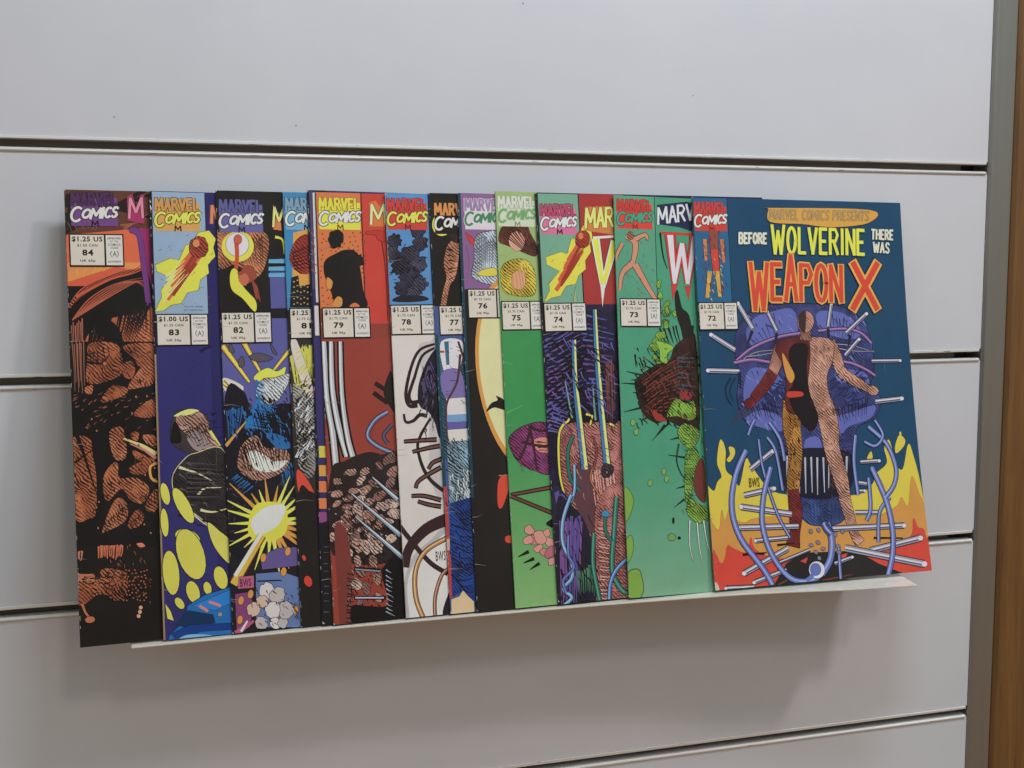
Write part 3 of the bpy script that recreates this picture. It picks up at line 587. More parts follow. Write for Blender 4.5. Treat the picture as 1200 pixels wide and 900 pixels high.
A.at(); price(A, 81, 70.4, u0=1.8)
# ---- 80: only a narrow violet strip shows
A = art(80); A.at(330, 200)
A.rect((30, 26, 34), 0, 0, 1.2, 262); A.rect((72, 66, 104), 1.2, 0, 3.0, 60); A.rect((206, 200, 194), 3.2, 1.5, 4.6, 68); A.rect((30, 26, 30), 4.6, 0, 12, 88); A.rect((204, 196, 190), 2.0, 70, 4.5, 88)
A.hatch((150, 84, 70), (140, 260), (142, 480), (168, 500), (160, 300), 5, .9, .5)
A.rect((56, 50, 100), 1.0, 89, 8, 182); A.at(330, 400)
for y0, y1, c in ((490, 545, (206, 190, 60)), (580, 632, (206, 150, 62)), (655, 708, (214, 116, 66)), (735, 785, (214, 116, 66)), (800, 850, (140, 70, 120))): A.poly(c, [(176, y0), (212, y0), (214, y1), (178, y1)], False, .5)
A.at(330, 560); A.poly((32, 28, 30), [(180, 215), (280, 180), (290, 780), (190, 780)])
A.stroke((150, 150, 156), [(238, 260), (232, 330), (246, 390)], .8, .3, True); A.stroke((150, 90, 70), [(246, 450), (234, 485), (250, 510)], 1.2, .6, True); A.poly((150, 150, 170), [(243, 635), (265, 632), (266, 670), (246, 672)]); A.hatch((100, 100, 104), (200, 300), (200, 640), (225, 640), (225, 300), 9, .4, .4); A.at()
# ---- 79: brick red cover with tall pale blades and a heap of pale pebbles
A = art(79); A.at(330, 200)
A.rect((206, 112, 62), 0, 0, 27.4, 70.5); A.stroke(INK, [(27.8, 0), (27.8, 71)], .6, mm=True); A.rect((192, 62, 48), 28.2, .2, 60, 80); A.rect((120, 44, 36), 48, 0, 70, 262)
A.part('corner_box')
for p in A.scatter(185, 290, 395, 630, 17, 500): A.ell((110, 44, 28), p, 3.5, 4, 0, n=6)
A.poly((34, 29, 27), [(205, 420), (260, 385), (300, 370), (350, 380), (370, 460), (385, 560), (400, 640), (270, 640), (230, 560), (200, 480)], True); A.ell((34, 29, 27), (255, 320), 36, 46, 0, wob=.15); A.ell((34, 29, 27), (355, 420), 30, 34, 0, wob=.2)
A.poly((206, 140, 66), [(240, 630), (262, 590), (285, 600), (280, 636)], True); A.poly((206, 140, 66), [(215, 500), (240, 520), (230, 556), (212, 540)], True, .4); A.poly((206, 110, 60), [(320, 636), (345, 618), (368, 636)], True)
logo(A, (220, 206, 58), (216, 200, 56), (214, 206, 206), v=3.0, u=1.4, mo=(120, 66, 30))
A.part('title_lettering'); A.at(330, 200)
A.poly((206, 112, 48), [(410, 150), (440, 140), (460, 170), (480, 140), (484, 262), (412, 262)]); A.caps('M', (A.m((417, 160)), A.m((485, 160)), A.m((420, 250))), (222, 212, 150), 1.6, .35, (90, 40, 24))
A.part('cover_art')
A.poly((176, 54, 42), [(400, 285), (480, 285), (486, 330), (450, 320), (440, 300), (400, 296)], True, .5, (110, 30, 26)); A.stroke((120, 36, 30), [(470, 330), (490, 480), (500, 700)], .8, .5, True)
A.rect((146, 60, 47), .4, 89, 60, 262); A.at(330, 400)
for pts, w in (([(200, 0), (215, 260), (240, 420), (260, 620)], 2.6), ([(233, 0), (240, 220), (270, 400), (310, 540)], 2.4), ([(277, 0), (285, 250), (310, 440), (335, 540)], 2.0)):
    A.stroke(INK, pts, w + 2.2, w + 3.6, True); A.stroke((176, 172, 176), pts, w, w + 1.2, True); A.stroke((224, 222, 220), [(a - 3, b) for a, b in pts], w * .4, w * .5, True)
A.poly((40, 30, 28), [(500, 160), (520, 150), (540, 330), (505, 300), (480, 240)], True)
for p in ([(440, 195), (500, 235)], [(432, 240), (500, 290)]): A.stroke((40, 30, 28), p, 3.0, 2.6)
A.tube((90, 100, 136), [(500, 330), (440, 370), (405, 440), (450, 490), (540, 530)], 2.2, hi=(150, 160, 190)); A.tube((80, 80, 110), [(520, 390), (480, 440), (500, 480)], 1.6)
A.poly((44, 34, 32), [(230, 620), (300, 560), (400, 520), (470, 530), (540, 560), (560, 1000), (240, 1000)], True)
PK = [(190, 146, 130), (174, 124, 110), (204, 172, 158), (150, 112, 106)]
A.tex(.9); A.blobs(PK, A.scatter(245, 540, 540, 960, 44, 500, lambda p: p[1] > 640 - (p[0] - 245) * .35), 22, 1.35, .6)
A.at(330, 560)
A.tex(.9); A.blobs(PK, A.scatter(300, 160, 470, 600, 44, 300, lambda p: p[0] < 480 - (p[1] - 160) * .05), 24, 1.3, .6, rot=70); A.tex()
A.grit(240, 20, 540, 400, 150, 26, .8, 40); A.grit(300, 160, 480, 600, 90, 30, .8, 80); A.grit(240, 20, 540, 300, 40, 16, .8, 40, (214, 186, 174))
A.poly((118, 54, 46), [(250, 230), (300, 240), (330, 420), (310, 560), (330, 700), (280, 720), (262, 500)], True); A.hatch(INK, (310, 440), (300, 700), (350, 700), (350, 450), 14, .9, .2)
A.poly(INK, [(470, 440), (540, 360), (585, 420), (590, 680), (500, 680), (340, 690), (330, 600), (400, 600), (500, 590)], True); A.hatch((150, 170, 180), (490, 420), (490, 640), (530, 660), (520, 440), 10, .8, .2)
for a, b in (((330, 75), (560, 270)), ((350, 185), (570, 375)), ((430, 0), (548, 105))): A.stroke(INK, [a, b], 1.6, 4.0); A.stroke((130, 150, 170), [a, b], .7, 2.7); A.stroke((208, 214, 222), [(a[0] - 2, a[1] - 4), (b[0] - 2, b[1] - 6)], .3, .9)
A.stroke(INK, [(340, 425), (470, 435)], 2.2); A.stroke((130, 140, 160), [(345, 428), (465, 438)], .8); A.stroke(INK, [(340, 562), (490, 562)], 2.2); A.stroke((170, 176, 206), [(345, 562), (480, 562)], .9); A.at()
price(A, 79, 70.6, u0=1.6)
# ---- 78: off-white cover with a black tuft and looping cables
A = art(78); A.at(330, 200)
A.rect((84, 134, 184), 0, 0, 27.2, 70); A.stroke(INK, [(27.6, 0), (27.6, 71)], .7, mm=True); A.rect((50, 66, 100), 28, 0, 60, 90)
A.part('corner_box')
A.tex(.9)
for x, y, rr in ((530, 330, 30), (520, 390, 34), (640, 280, 32), (650, 340, 34), (600, 400, 42), (560, 450, 40), (640, 440, 40), (600, 500, 46), (650, 530, 34), (570, 550, 36), (620, 570, 30)): A.ell(random.choice([(72, 68, 90), (88, 84, 108), (60, 56, 76)]), (x, y), rr, rr * 1.05, random.uniform(0, 90), .7, wob=.18)
A.tex(); A.grit(500, 300, 680, 580, 30, 30, .8, None)
A.poly((40, 36, 44), [(520, 610), (560, 585), (660, 585), (690, 605), (600, 616)], True)
logo(A, (196, 62, 50), (190, 62, 52), (224, 206, 74), v=3.0, u=.8, mo=(90, 30, 40))
A.part('cover_art'); A.rect((206, 197, 189), .2, 88.2, 60, 262); A.at(330, 400)
A.poly((186, 178, 178), [(640, 40), (700, 0), (760, 0), (770, 700), (700, 640), (690, 300)], True)
A.poly((40, 32, 42), [(735, 40), (690, 80), (650, 180), (640, 260), (655, 310), (690, 330), (720, 380), (740, 450), (760, 420), (745, 200)], True)
A.hatch((84, 72, 110), (655, 200), (700, 90), (740, 180), (680, 330), 10, .9, .2); A.hatch((204, 196, 190), (600, 250), (640, 110), (660, 140), (630, 280), 3, .9, .4)
for p in ([(720, 12), (650, 40), (610, 120), (585, 240), (600, 300), (640, 300)], [(720, 30), (660, 70), (625, 170), (600, 250), (612, 285), (650, 280)], [(575, 340), (585, 378), (620, 372), (650, 345), (685, 350)], [(700, 360), (660, 430), (640, 490), (660, 580), (700, 650), (760, 700)]): A.stroke((48, 34, 34), p, 1.5, 2.6, True)
for p in ([(575, 470), (640, 465), (730, 460)], [(615, 518), (690, 500), (745, 490)], [(690, 600), (710, 570), (755, 550)], [(630, 690), (650, 650), (750, 590)], [(610, 725), (670, 725), (750, 745)], [(640, 750), (690, 765), (750, 775)]): A.stroke(INK, p, 2.6, 3.2, True); A.stroke((110, 70, 62), p, 1.0, 1.4, True)
A.grit(655, 80, 740, 420, 40, 50, .9, 100); A.grit(660, 120, 740, 330, 18, 40, .6, 100, (96, 84, 116))
A.at(330, 560)
A.poly((176, 170, 172), [(585, 640), (575, 500), (610, 380), (690, 300), (790, 250), (800, 700), (600, 700)], True); A.poly((214, 206, 200), [(600, 640), (590, 500), (630, 390), (700, 330), (790, 280), (800, 700), (610, 700)], True)
A.stroke((52, 36, 34), [(550, 220), (620, 310), (700, 400), (780, 450)], 3.0, 3.0, True); A.stroke((56, 36, 36), [(580, 420), (600, 330), (680, 240), (790, 190)], 5.0, 8.0, True)
A.tube((176, 110, 80), [(665, 660), (630, 560), (630, 430), (680, 340), (780, 280)], 2.4, hi=(220, 190, 110)); A.tube((150, 90, 76), [(720, 660), (720, 560), (750, 460), (790, 420)], 1.6, hi=(200, 160, 130)); A.poly((40, 32, 40), [(755, 640), (775, 560), (800, 520), (800, 660)], True)
A.font('BWS', *A.m((722, 345)), 6.4, 6.0, (60, 40, 40), .015); A.at()
price(A, 78, 69.6, u0=.6)
# ---- 77: narrow cover with a teal and red spine stripe, striped white and blue art
A = art(77); A.at(330, 200)
A.rect((36, 31, 28), 0, 0, 40, 70.6); A.rect((28, 70, 74), 0, 88, 1.9, 182); A.rect((176, 62, 56), 0, 182, 2.2, 250); A.rect((196, 160, 130), 0, 214, 2.3, 221)
A.part('corner_box')
A.tex(.9); A.poly((200, 136, 104), [(795, 330), (815, 300), (835, 330), (830, 420), (815, 500), (790, 540), (770, 640), (748, 640), (760, 560), (775, 500), (762, 440), (775, 360)], True, .4); A.tex(); A.hatch(INK, (780, 350), (790, 560), (830, 520), (830, 380), 7, 1.0, .2); A.poly((54, 36, 30), [(790, 270), (830, 240), (840, 330), (800, 330)], True)
A.ell((214, 202, 66), (752, 252), 46, 54, 0, .4)
logo(A, (36, 31, 28), (206, 134, 70), (216, 204, 200), v=6.0, u=3.2, mo=(36, 31, 28)); A.part('cover_art'); A.at(330, 400)
A.tex(.9); A.poly((66, 106, 136), [(738, 0), (880, 0), (890, 560), (768, 560)]); A.tex()
A.poly((206, 202, 204), [(750, 0), (850, 0), (840, 120), (800, 200), (760, 130)], True, .4); A.poly((120, 104, 160), [(750, 150), (830, 130), (860, 200), (860, 262), (770, 264)], True, .3); A.poly((206, 200, 198), [(775, 268), (865, 262), (870, 350), (780, 350)], False, .3); A.poly((112, 150, 190), [(775, 345), (870, 340), (872, 375), (780, 380)]); A.poly((96, 86, 150), [(772, 378), (868, 375), (866, 410), (776, 412)]); A.poly((206, 200, 190), [(776, 415), (880, 408), (885, 470), (790, 470)], False, .3)
A.stroke((80, 50, 44), [(840, 60), (825, 190), (775, 300), (780, 460)], 1.6, 1.2, True); A.stroke((80, 50, 44), [(830, 0), (865, 110), (870, 200)], 1.5, 1.4, True); A.stroke((60, 100, 120), [(775, 0), (782, 110)], 3.0, 2.0); A.poly((196, 180, 164), [(862, 50), (874, 50), (878, 210), (866, 212)], False, .3); A.stroke((176, 60, 50), [(745, 48), (765, 48)], 1.4)
A.tex(1); A.poly((140, 172, 190), [(778, 470), (890, 462), (900, 760), (790, 780)]); A.tex(); A.grit(790, 600, 890, 740, 26, 40, .8, 80, (206, 206, 206)); A.grit(770, 440, 890, 760, 60, 34, .7, 60); A.grit(770, 0, 880, 420, 22, 26, .4, 20)
A.tex(.9); A.poly((36, 66, 140), [(790, 760), (890, 730), (905, 1000), (790, 1000)]); A.tex(); A.at(330, 560)
A.tex(.9); A.poly((38, 70, 148), [(790, 120), (905, 90), (922, 620), (905, 600), (850, 530), (800, 560)]); A.tex(); 
for k in range(15): y = 140 + k * 26; A.stroke(INK, [(796 + (k % 3) * 20, y), (840 + (k % 4) * 14, y + 30), (900, y + 8 * (k % 5))], .9, .3, True)
A.poly((210, 182, 140), [(796, 570), (835, 555), (850, 528), (880, 560), (902, 580), (905, 680), (796, 680)], False, .4); A.at()
price(A, 77, 70.8, u0=3.6)
# ---- 76: black cover with a big cream disc rimmed in orange
A = art(76); A.at(330, 200)
A.rect((34, 62, 76), 0, 0, 2.0, 190); A.hatch(INK, (840, 200), (842, 700), (850, 700), (850, 200), 14, .5, .4); A.rect((132, 92, 136), 2.0, 0, 45, 60.5); A.part('corner_box')
A.poly((190, 54, 46), [(862, 290), (900, 320), (905, 350), (880, 330)], True, .4); A.tex(.9); A.poly((186, 196, 206), [(905, 340), (920, 300), (960, 288), (1010, 300), (1020, 520), (900, 500), (905, 420)], True, .7); A.tex()
A.hatch((100, 110, 124), (910, 320), (1000, 310), (990, 470), (915, 480), 8, 1.0, .3); A.poly((206, 190, 66), [(930, 470), (1000, 455), (1010, 490), (930, 490)], True, .5); A.stroke((110, 76, 116), [(865, 350), (880, 420), (870, 520)], .7, .3, True)
logo(A, (206, 198, 204), (150, 120, 156), (66, 128, 82), v=3.2, u=4.2, mo=(206, 198, 204), co=(206, 198, 204)); A.part('cover_art'); A.rect((38, 32, 29), 2.4, 82, 60, 262); A.at(330, 400)
A.ell((206, 142, 62), (1130, 150), 212, 470, -8, 0, n=44); A.ell((216, 204, 150), (1140, 146), 206, 448, -8, 0, n=44)
A.poly((38, 30, 28), [(962, 330), (985, 290), (1015, 275), (1008, 255), (1040, 270), (1060, 300), (1060, 325), (1000, 310)], True); A.poly((206, 70, 46), [(1020, 650), (1062, 625), (1066, 690), (1035, 780), (1015, 760)], True, .3); A.stroke((150, 110, 90), [(1020, 630), (1062, 628)], .8)
A.at(330, 560); A.ell((206, 66, 48), (1068, 288), 20, 18, 10); A.at()
price(A, 76, 60.8, u0=4.4)
# ---- 75: green cover with a bound purple bundle
A = art(75); A.at(330, 200)
A.rect((148, 172, 106), 0, 0, 60, 70); A.part('corner_box')
A.tex(.9); A.poly((110, 62, 46), [(1020, 330), (1030, 270), (1080, 232), (1140, 240), (1170, 300), (1200, 360), (1190, 400), (1130, 380), (1060, 350)], True, .5); A.tex(); A.ell((206, 150, 124), (1104, 330), 36, 46, 0, .4, wob=.06); A.hatch((70, 38, 30), (1030, 300), (1150, 260), (1190, 380), (1140, 380), 9, 1.0, .3)
A.tex(.9); A.poly((214, 190, 62), [(1040, 560), (1030, 460), (1080, 418), (1150, 420), (1190, 480), (1190, 570), (1150, 590), (1080, 580)], True, .5); A.tex(); A.ell((210, 150, 118), (1112, 512), 34, 46, 0, .4, wob=.06); A.hatch((176, 130, 50), (1045, 450), (1150, 430), (1180, 560), (1050, 560), 8, .9, .3)
logo(A, (196, 200, 176), (200, 202, 186), (112, 156, 104), v=2.6, u=1.4, mo=(120, 140, 100), co=(176, 190, 150)); A.part('cover_art')
A.rect((58, 138, 76), .2, 88, 60, 150); A.grad((58, 138, 76), (128, 170, 104), .2, 150, 60, 263, 36)
A.at(570, 400); A.stroke((100, 170, 110), [(80, 95), (130, 110)], .4, .2); A.stroke((110, 176, 116), [(100, 335), (170, 300)], .4, .2)
A.tex(.9); A.poly((146, 66, 120), [(108, 470), (140, 420), (200, 390), (270, 380), (310, 420), (310, 610), (230, 605), (150, 560)], True, .9); A.tex(); A.poly((206, 130, 110), [(230, 460), (290, 455), (300, 520), (240, 510)], True); A.hatch(INK, (240, 460), (250, 520), (300, 520), (300, 470), 4, .9, .2)
for p in ([(215, 390), (190, 480), (155, 560)], [(205, 400), (225, 500), (240, 600)], [(200, 400), (260, 420), (300, 410)], [(170, 470), (250, 490), (300, 490)]): A.stroke((60, 34, 40), p, 1.9, 1.5, True)
A.grit(120, 400, 300, 600, 30, 30, .7, 30, (96, 36, 80))
for p in ([(115, 720), (305, 685)], [(115, 725), (310, 805)]): A.stroke(INK, p, 2.6, 3.0); A.stroke((110, 66, 56), p, 1.2, 1.5)
A.at(570, 560); A.blobs([(190, 120, 120), (206, 140, 130), (176, 100, 112)], [(205, 245), (225, 290), (245, 330), (275, 350), (200, 290), (280, 260), (300, 300), (300, 350), (255, 280), (310, 390)], 22, 1.2, .6); A.poly(INK, [(280, 215), (320, 190), (320, 235)], True)
for p in ([(150, 370), (200, 345)], [(175, 400), (225, 378)], [(205, 430), (250, 400)]): A.stroke(INK, p, .6, 2.4)
A.at(); price(A, 75, 70.2, u0=1.4)
# ---- 74: dark cover with purple streaks, tall yellow blades and fleshy columns
A = art(74); A.at(570, 200)
A.rect((36, 32, 36), 0, 0, 1.8, 263); A.rect((112, 158, 132), 1.8, .6, 29.6, 71); A.stroke(INK, [(30, 0), (30, 71)], .7, mm=True); A.rect((160, 52, 48), 30.4, .2, 62, 72)
A.part('corner_box')
A.poly((218, 202, 62), [(273, 615), (300, 560), (296, 530), (345, 470), (285, 440), (280, 405), (350, 380), (380, 390), (400, 320), (425, 315), (455, 255), (490, 270), (498, 310), (485, 340), (492, 380), (465, 420), (468, 460), (435, 490), (420, 530), (375, 540), (350, 585), (310, 595)], False, .5)
A.hatch((200, 88, 48), (320, 580), (380, 420), (450, 300), (475, 360), 8, 2.2, .4); A.hatch((150, 50, 40), (345, 550), (390, 440), (450, 320), (460, 380), 6, 1.6, .4)
A.tex(.8); A.ell((188, 64, 48), (452, 322), 34, 42, 0, .5, wob=.06); A.tex(); A.ell((216, 120, 66), (444, 306), 12, 15, 0); A.grit(290, 280, 480, 590, 20, 14, .5, -60, (90, 80, 40))
A.poly((150, 170, 120), [(410, 615), (422, 540), (426, 615)], False, .5)
logo(A, (206, 106, 146), (176, 70, 100), (214, 212, 206), v=7.0, u=2.8, w=25)
A.part('title_lettering'); A.at(570, 200)
A.poly((196, 120, 62), [(460, 170), (585, 165), (600, 220), (600, 300), (462, 280)]); A.caps('MAR', (A.m((466, 178)), A.m((592, 172)), A.m((466, 268))), (222, 212, 110), 1.9, .45, (110, 50, 26), gap=.2)
W1 = [[(498, 310), (545, 600), (600, 380)]]
for w, c in ((7.2, INK), (6.2, (214, 208, 200)), (4.0, (220, 210, 62))):
    A.stroke(c, [(512, 318), (548, 540)], w, w * .6); A.stroke(c, [(548, 545), (604, 330)], w * .6, w)
A.stroke((214, 208, 200), [(500, 314), (600, 308)], 1.6); A.poly((214, 208, 200), [(536, 530), (560, 530), (547, 640)], False, .2)
A.part('cover_art'); A.at(570, 400)
A.tex(.9); A.poly((40, 34, 66), [(262, -40), (470, -40), (470, -148), (610, -150), (660, 960), (310, 960)]); A.tex()
A.hatch((88, 84, 150), (280, -20), (290, 420), (440, 300), (470, -140), 16, 1.6, .2, col2=(110, 76, 136)); A.hatch((84, 90, 160), (440, -140), (480, 300), (600, 300), (600, -100), 15, 1.6, .2, col2=(100, 66, 126)); A.hatch(INK, (280, -40), (300, 430), (600, 420), (600, -140), 26, 1.2, .2)
A.hatch((96, 90, 160), (290, 420), (320, 300), (420, 340), (360, 440), 9, 1.0, .2); A.hatch((120, 66, 60), (560, 100), (600, 100), (610, 380), (570, 380), 8, .9, .3)
FL = (190, 120, 112)
A.tex(.9); A.poly(FL, [(345, 440), (370, 400), (410, 380), (450, 380), (490, 380), (540, 380), (600, 390), (640, 420), (665, 960), (480, 960), (420, 800), (360, 700)], True, .7); A.tex()
A.poly((92, 58, 66), [(440, 560), (500, 600), (520, 760), (540, 960), (470, 960), (430, 800), (400, 660)], True)
A.hatch((110, 54, 60), (520, 640), (520, 960), (660, 960), (630, 620), 22, .8, .3); A.hatch((216, 156, 140), (490, 600), (600, 600), (640, 900), (530, 900), 9, 1.0, .3); A.hatch((110, 60, 64), (350, 460), (400, 400), (440, 560), (380, 640), 9, .8, .2)
A.stroke(INK, [(385, 370), (345, 430), (345, 600), (370, 720), (430, 830), (470, 930)], 2.6, 1.8, True); A.stroke((216, 204, 66), [(385, 370), (345, 430), (345, 600), (370, 720), (430, 830), (470, 930)], 1.6, .9, True)
for p in ([(395, 360), (380, 380)], [(470, 340), (500, 350), (490, 390)], [(580, 385), (600, 395)]): A.stroke(INK, p, 2.8, 2.4); A.stroke((214, 200, 70), p, 1.6, 1.3)
for pts, w in (([(412, -8), (418, 180), (440, 380), (465, 600)], 3.6), ([(508, -150), (520, 60), (540, 300), (570, 590)], 3.4)):
    A.stroke(INK, pts, w * .9, w + 2.4, True); A.stroke((60, 116, 156), pts, w * .6, w + 1.4, True); q = [(a + 7, b) for a, b in pts]; A.stroke((212, 210, 112), q, w * .3, w * .6, True)
for p in ([(372, 185), (390, 280), (405, 360)], [(503, 205), (508, 290), (515, 370)]): A.stroke(INK, p, 1.6, 2.4, True); A.stroke((110, 150, 140), p, .8, 1.4, True)
A.poly((46, 40, 46), [(540, 600), (560, 570), (600, 590), (590, 630), (550, 640)], True); A.grit(350, 380, 640, 960, 110, 26, .7, 20, (96, 52, 58)); A.grit(350, 380, 640, 960, 50, 26, .6, 60, (206, 150, 130)); A.grit(290, -20, 600, 400, 70, 60, 1.2, 50); A.grit(290, -20, 600, 400, 40, 60, 1.0, 50, (104, 96, 166))
GT, BT = (40, 106, 92), (90, 140, 180)
A.tube(GT, [(410, 440), (385, 520), (395, 640), (440, 700)], 2.0); A.tube(BT, [(415, 580), (415, 700), (385, 780), (365, 860)], 1.8, hi=(150, 190, 214)); A.tube((190, 110, 70), [(515, 560), (490, 640), (530, 720), (560, 770)], .9); A.tube((150, 70, 60), [(505, 450), (520, 520), (505, 600)], .8)
A.poly((44, 38, 56), [(310, 700), (360, 700), (430, 820), (470, 960), (330, 960)], True); A.hatch((92, 76, 146), (320, 700), (380, 740), (450, 950), (350, 950), 7, 1.4, .2)
A.ell((60, 120, 170), (560, 805), 18, 16, 0, .6); A.tube(GT, [(560, 810), (558, 880), (585, 950)], 2.0); A.tube(GT, [(610, 740), (605, 860), (595, 980)], 3.0, hi=(84, 150, 130))
A.tube(BT, [(400, 720), (370, 800), (355, 900)], 2.6, hi=(150, 180, 206))
A.at(570, 560)
A.poly((36, 32, 46), [(330, 120), (400, 130), (470, 220), (520, 420), (540, 640), (345, 640)], True); A.hatch((84, 74, 140), (345, 200), (450, 200), (430, 600), (350, 600), 12, 1.8, .2, col2=(120, 76, 136)); A.hatch((76, 130, 90), (420, 440), (520, 400), (520, 560), (430, 560), 11, .9, .2)
A.tex(.9); A.poly(FL, [(520, 120), (640, 60), (665, 620), (530, 640), (515, 400)], True, .5); A.tex(); A.hatch((96, 50, 58), (520, 160), (530, 620), (600, 620), (590, 160), 30, .7, .4); A.hatch((96, 50, 58), (600, 100), (610, 600), (660, 600), (645, 120), 26, .7, .4); A.hatch((226, 176, 150), (525, 200), (535, 600), (590, 600), (580, 220), 18, .6, .4)
A.grit(520, 80, 660, 620, 90, 24, .7, 10, (90, 46, 54)); A.grit(340, 150, 520, 620, 60, 60, 1.0, 80); A.tube(GT, [(505, 260), (500, 400), (520, 520), (540, 620)], 2.6, hi=(84, 150, 130)); A.tube(GT, [(612, 90), (600, 250), (590, 430), (630, 520), (660, 540)], 3.0, hi=(84, 150, 130)); A.ell((60, 130, 180), (560, 170), 18, 18, 0, .6); A.tube(GT, [(560, 180), (560, 250), (590, 300)], 2.0)
A.tube((70, 116, 186), [(575, 600), (580, 500), (610, 430), (660, 380)], 2.2, hi=(140, 176, 220)); A.tube(BT, [(395, 90), (360, 200), (360, 310), (400, 400), (400, 470), (360, 520), (400, 560), (360, 600)], 2.2, hi=(160, 190, 214)); A.tube((100, 116, 186), [(385, 270), (385, 360), (410, 420), (360, 480), (375, 540)], 1.4)
A.at(); price(A, 74, 71.4, u0=2.4)
# ---- 73: sea green cover with lime splashes, dark bristles
A = art(73); A.at(570, 200)
A.rect((84, 150, 120), 0, 0, 62, 70); A.stroke(INK, [(29.6, 0), (29.6, 68)], .5, mm=True); A.rect((70, 146, 112), 30, 0, 62, 100); A.part('corner_box')
for p, w in (([(660, 300), (700, 340), (690, 430)], 5.5), ([(640, 340), (615, 390), (612, 420)], 2.6), ([(700, 320), (745, 300), (758, 325)], 3.0), ([(690, 430), (640, 480), (628, 560)], 4.0), ([(700, 440), (745, 520), (800, 610)], 4.6)): A.stroke(INK, p, w + .9, w * .5 + .7, True); A.stroke((198, 134, 104), p, w, w * .5, True)
A.tex(.8); A.ell((190, 126, 98), (676, 305), 15, 19, 0, .5); A.tex(); A.grit(630, 320, 790, 590, 30, 18, .6, 60, (110, 64, 50))
logo(A, (206, 62, 50), (186, 56, 50), (70, 150, 120), v=2.2, u=2.0, mo=(130, 36, 34), co=(34, 70, 60))
A.part('title_lettering'); A.at(570, 200)
A.poly((40, 44, 76), [(800, 160), (940, 145), (970, 160), (965, 285), (905, 265), (800, 250)]); A.caps('MARV', (A.m((803, 175)), A.m((968, 155)), A.m((806, 250))), (206, 204, 206), 1.6, .4, (30, 30, 56), gap=.2)
for w, c in ((8.6, INK), (7.8, (190, 58, 50)), (4.4, (206, 200, 206))):
    A.stroke(c, [(862, 300), (884, 520)], w, w * .6); A.stroke(c, [(884, 530), (918, 340)], w * .5, w * .7); A.stroke(c, [(918, 340), (946, 530)], w * .7, w * .6); A.stroke(c, [(946, 530), (980, 300)], w * .5, w)
A.stroke((190, 58, 50), [(815, 292), (985, 300)], 2.0); A.poly((190, 58, 50), [(868, 530), (900, 530), (874, 612)], False, .3); A.poly((190, 58, 50), [(932, 540), (962, 540), (950, 610)], False, .3)
A.part('cover_art'); A.at(570, 200); A.grad((70, 146, 112), (118, 162, 130), .2, 175, 62, 263, 30)
A.stroke((30, 34, 32), [(815, 290), (830, 400), (850, 460)], 1.5, .5, True); A.poly((34, 30, 28), [(900, 560), (920, 640), (960, 700), (985, 960), (940, 960), (930, 800), (895, 680), (885, 590)], True)
A.hatch((30, 34, 32), (810, 740), (980, 720), (985, 820), (850, 830), 9, 1.6, .3); LM = (132, 176, 62)
A.tex(.6); A.blobs([LM, (120, 160, 66), (96, 140, 70)], A.scatter(790, 620, 850, 900, 32, 200), 17, 1.2, .6); A.blobs([LM], [(810, 530), (818, 585), (850, 655), (885, 670), (845, 720)], 13, 1.4, .6, rot=80); A.tex()
A.at(570, 400)
A.tex(.9); A.poly((66, 40, 34), [(700, 190), (740, 150), (800, 110), (860, 90), (890, 20), (950, -20), (985, 0), (1000, 420), (920, 400), (850, 370), (800, 380), (740, 340), (715, 260)], True, .6); A.tex()
A.hatch((120, 56, 44), (740, 170), (760, 330), (900, 340), (960, 40), 14, 1.6, .2); A.hatch(INK, (700, 200), (800, 370), (900, 300), (900, 40), 16, 1.3, .2); A.hatch((60, 76, 90), (900, 60), (900, 280), (980, 300), (980, 60), 9, 1.4, .2)
for p in ([(720, 200), (635, 195)], [(740, 160), (660, 140)], [(720, 180), (680, 180)], [(720, 240), (690, 240)], [(730, 310), (650, 330)], [(760, 355), (730, 370)], [(800, 370), (810, 400)], [(860, 380), (780, 465)], [(840, 390), (800, 440)], [(800, 120), (750, 80)], [(830, 100), (770, 20)], [(780, 130), (740, 110)], [(935, 545), (855, 532)], [(910, 450), (865, 460)], [(930, 680), (890, 690)], [(930, 740), (880, 780)], [(700, 60), (705, 120)]): A.stroke((34, 36, 34), p, 1.5, .3)
A.poly((150, 56, 44), [(770, 310), (800, 330), (850, 370), (800, 370)], True); A.poly((150, 46, 46), [(910, 230), (960, 240), (960, 270), (920, 270)], True)
A.poly(LM, [(800, 0), (850, 10), (880, 30), (850, 60), (850, 100), (820, 90), (815, 40)], True, .6); A.tex(.9); A.poly(LM, [(850, 350), (890, 270), (940, 290), (975, 280), (985, 350), (950, 370), (900, 350)], True, .6); A.tex(); A.tex(.9); A.poly(LM, [(900, 430), (930, 385), (990, 410), (1000, 450), (970, 500), (935, 490)], True, .6); A.tex()
A.tex(.9); A.poly((120, 166, 62), [(935, 560), (950, 510), (990, 510), (1000, 580), (970, 680), (955, 740), (935, 740)], True, .6); A.tex(); A.poly((110, 50, 44), [(990, 580), (1020, 560), (1030, 740), (1000, 740), (975, 680)], True, .5); A.tex(.9); A.poly(LM, [(945, 760), (960, 735), (990, 760), (1040, 790), (1035, 840), (990, 850), (945, 810)], True, .6); A.tex()
A.hatch((50, 90, 40), (930, 400), (940, 780), (990, 780), (985, 400), 16, .8, .2)
A.grit(700, 20, 1000, 400, 110, 40, 1.0, 60); A.grit(720, 60, 980, 360, 40, 40, .9, 60, (120, 60, 46)); A.grit(920, 280, 1040, 850, 60, 24, .7, 70, (40, 66, 36)); A.grit(790, 0, 860, 100, 12, 16, .7, None, (60, 90, 40))
for c in ((690, 380), (705, 425), (770, 665), (848, 645), (835, 610)): A.ell((120, 160, 84), c, 10, 15, 10, .5)
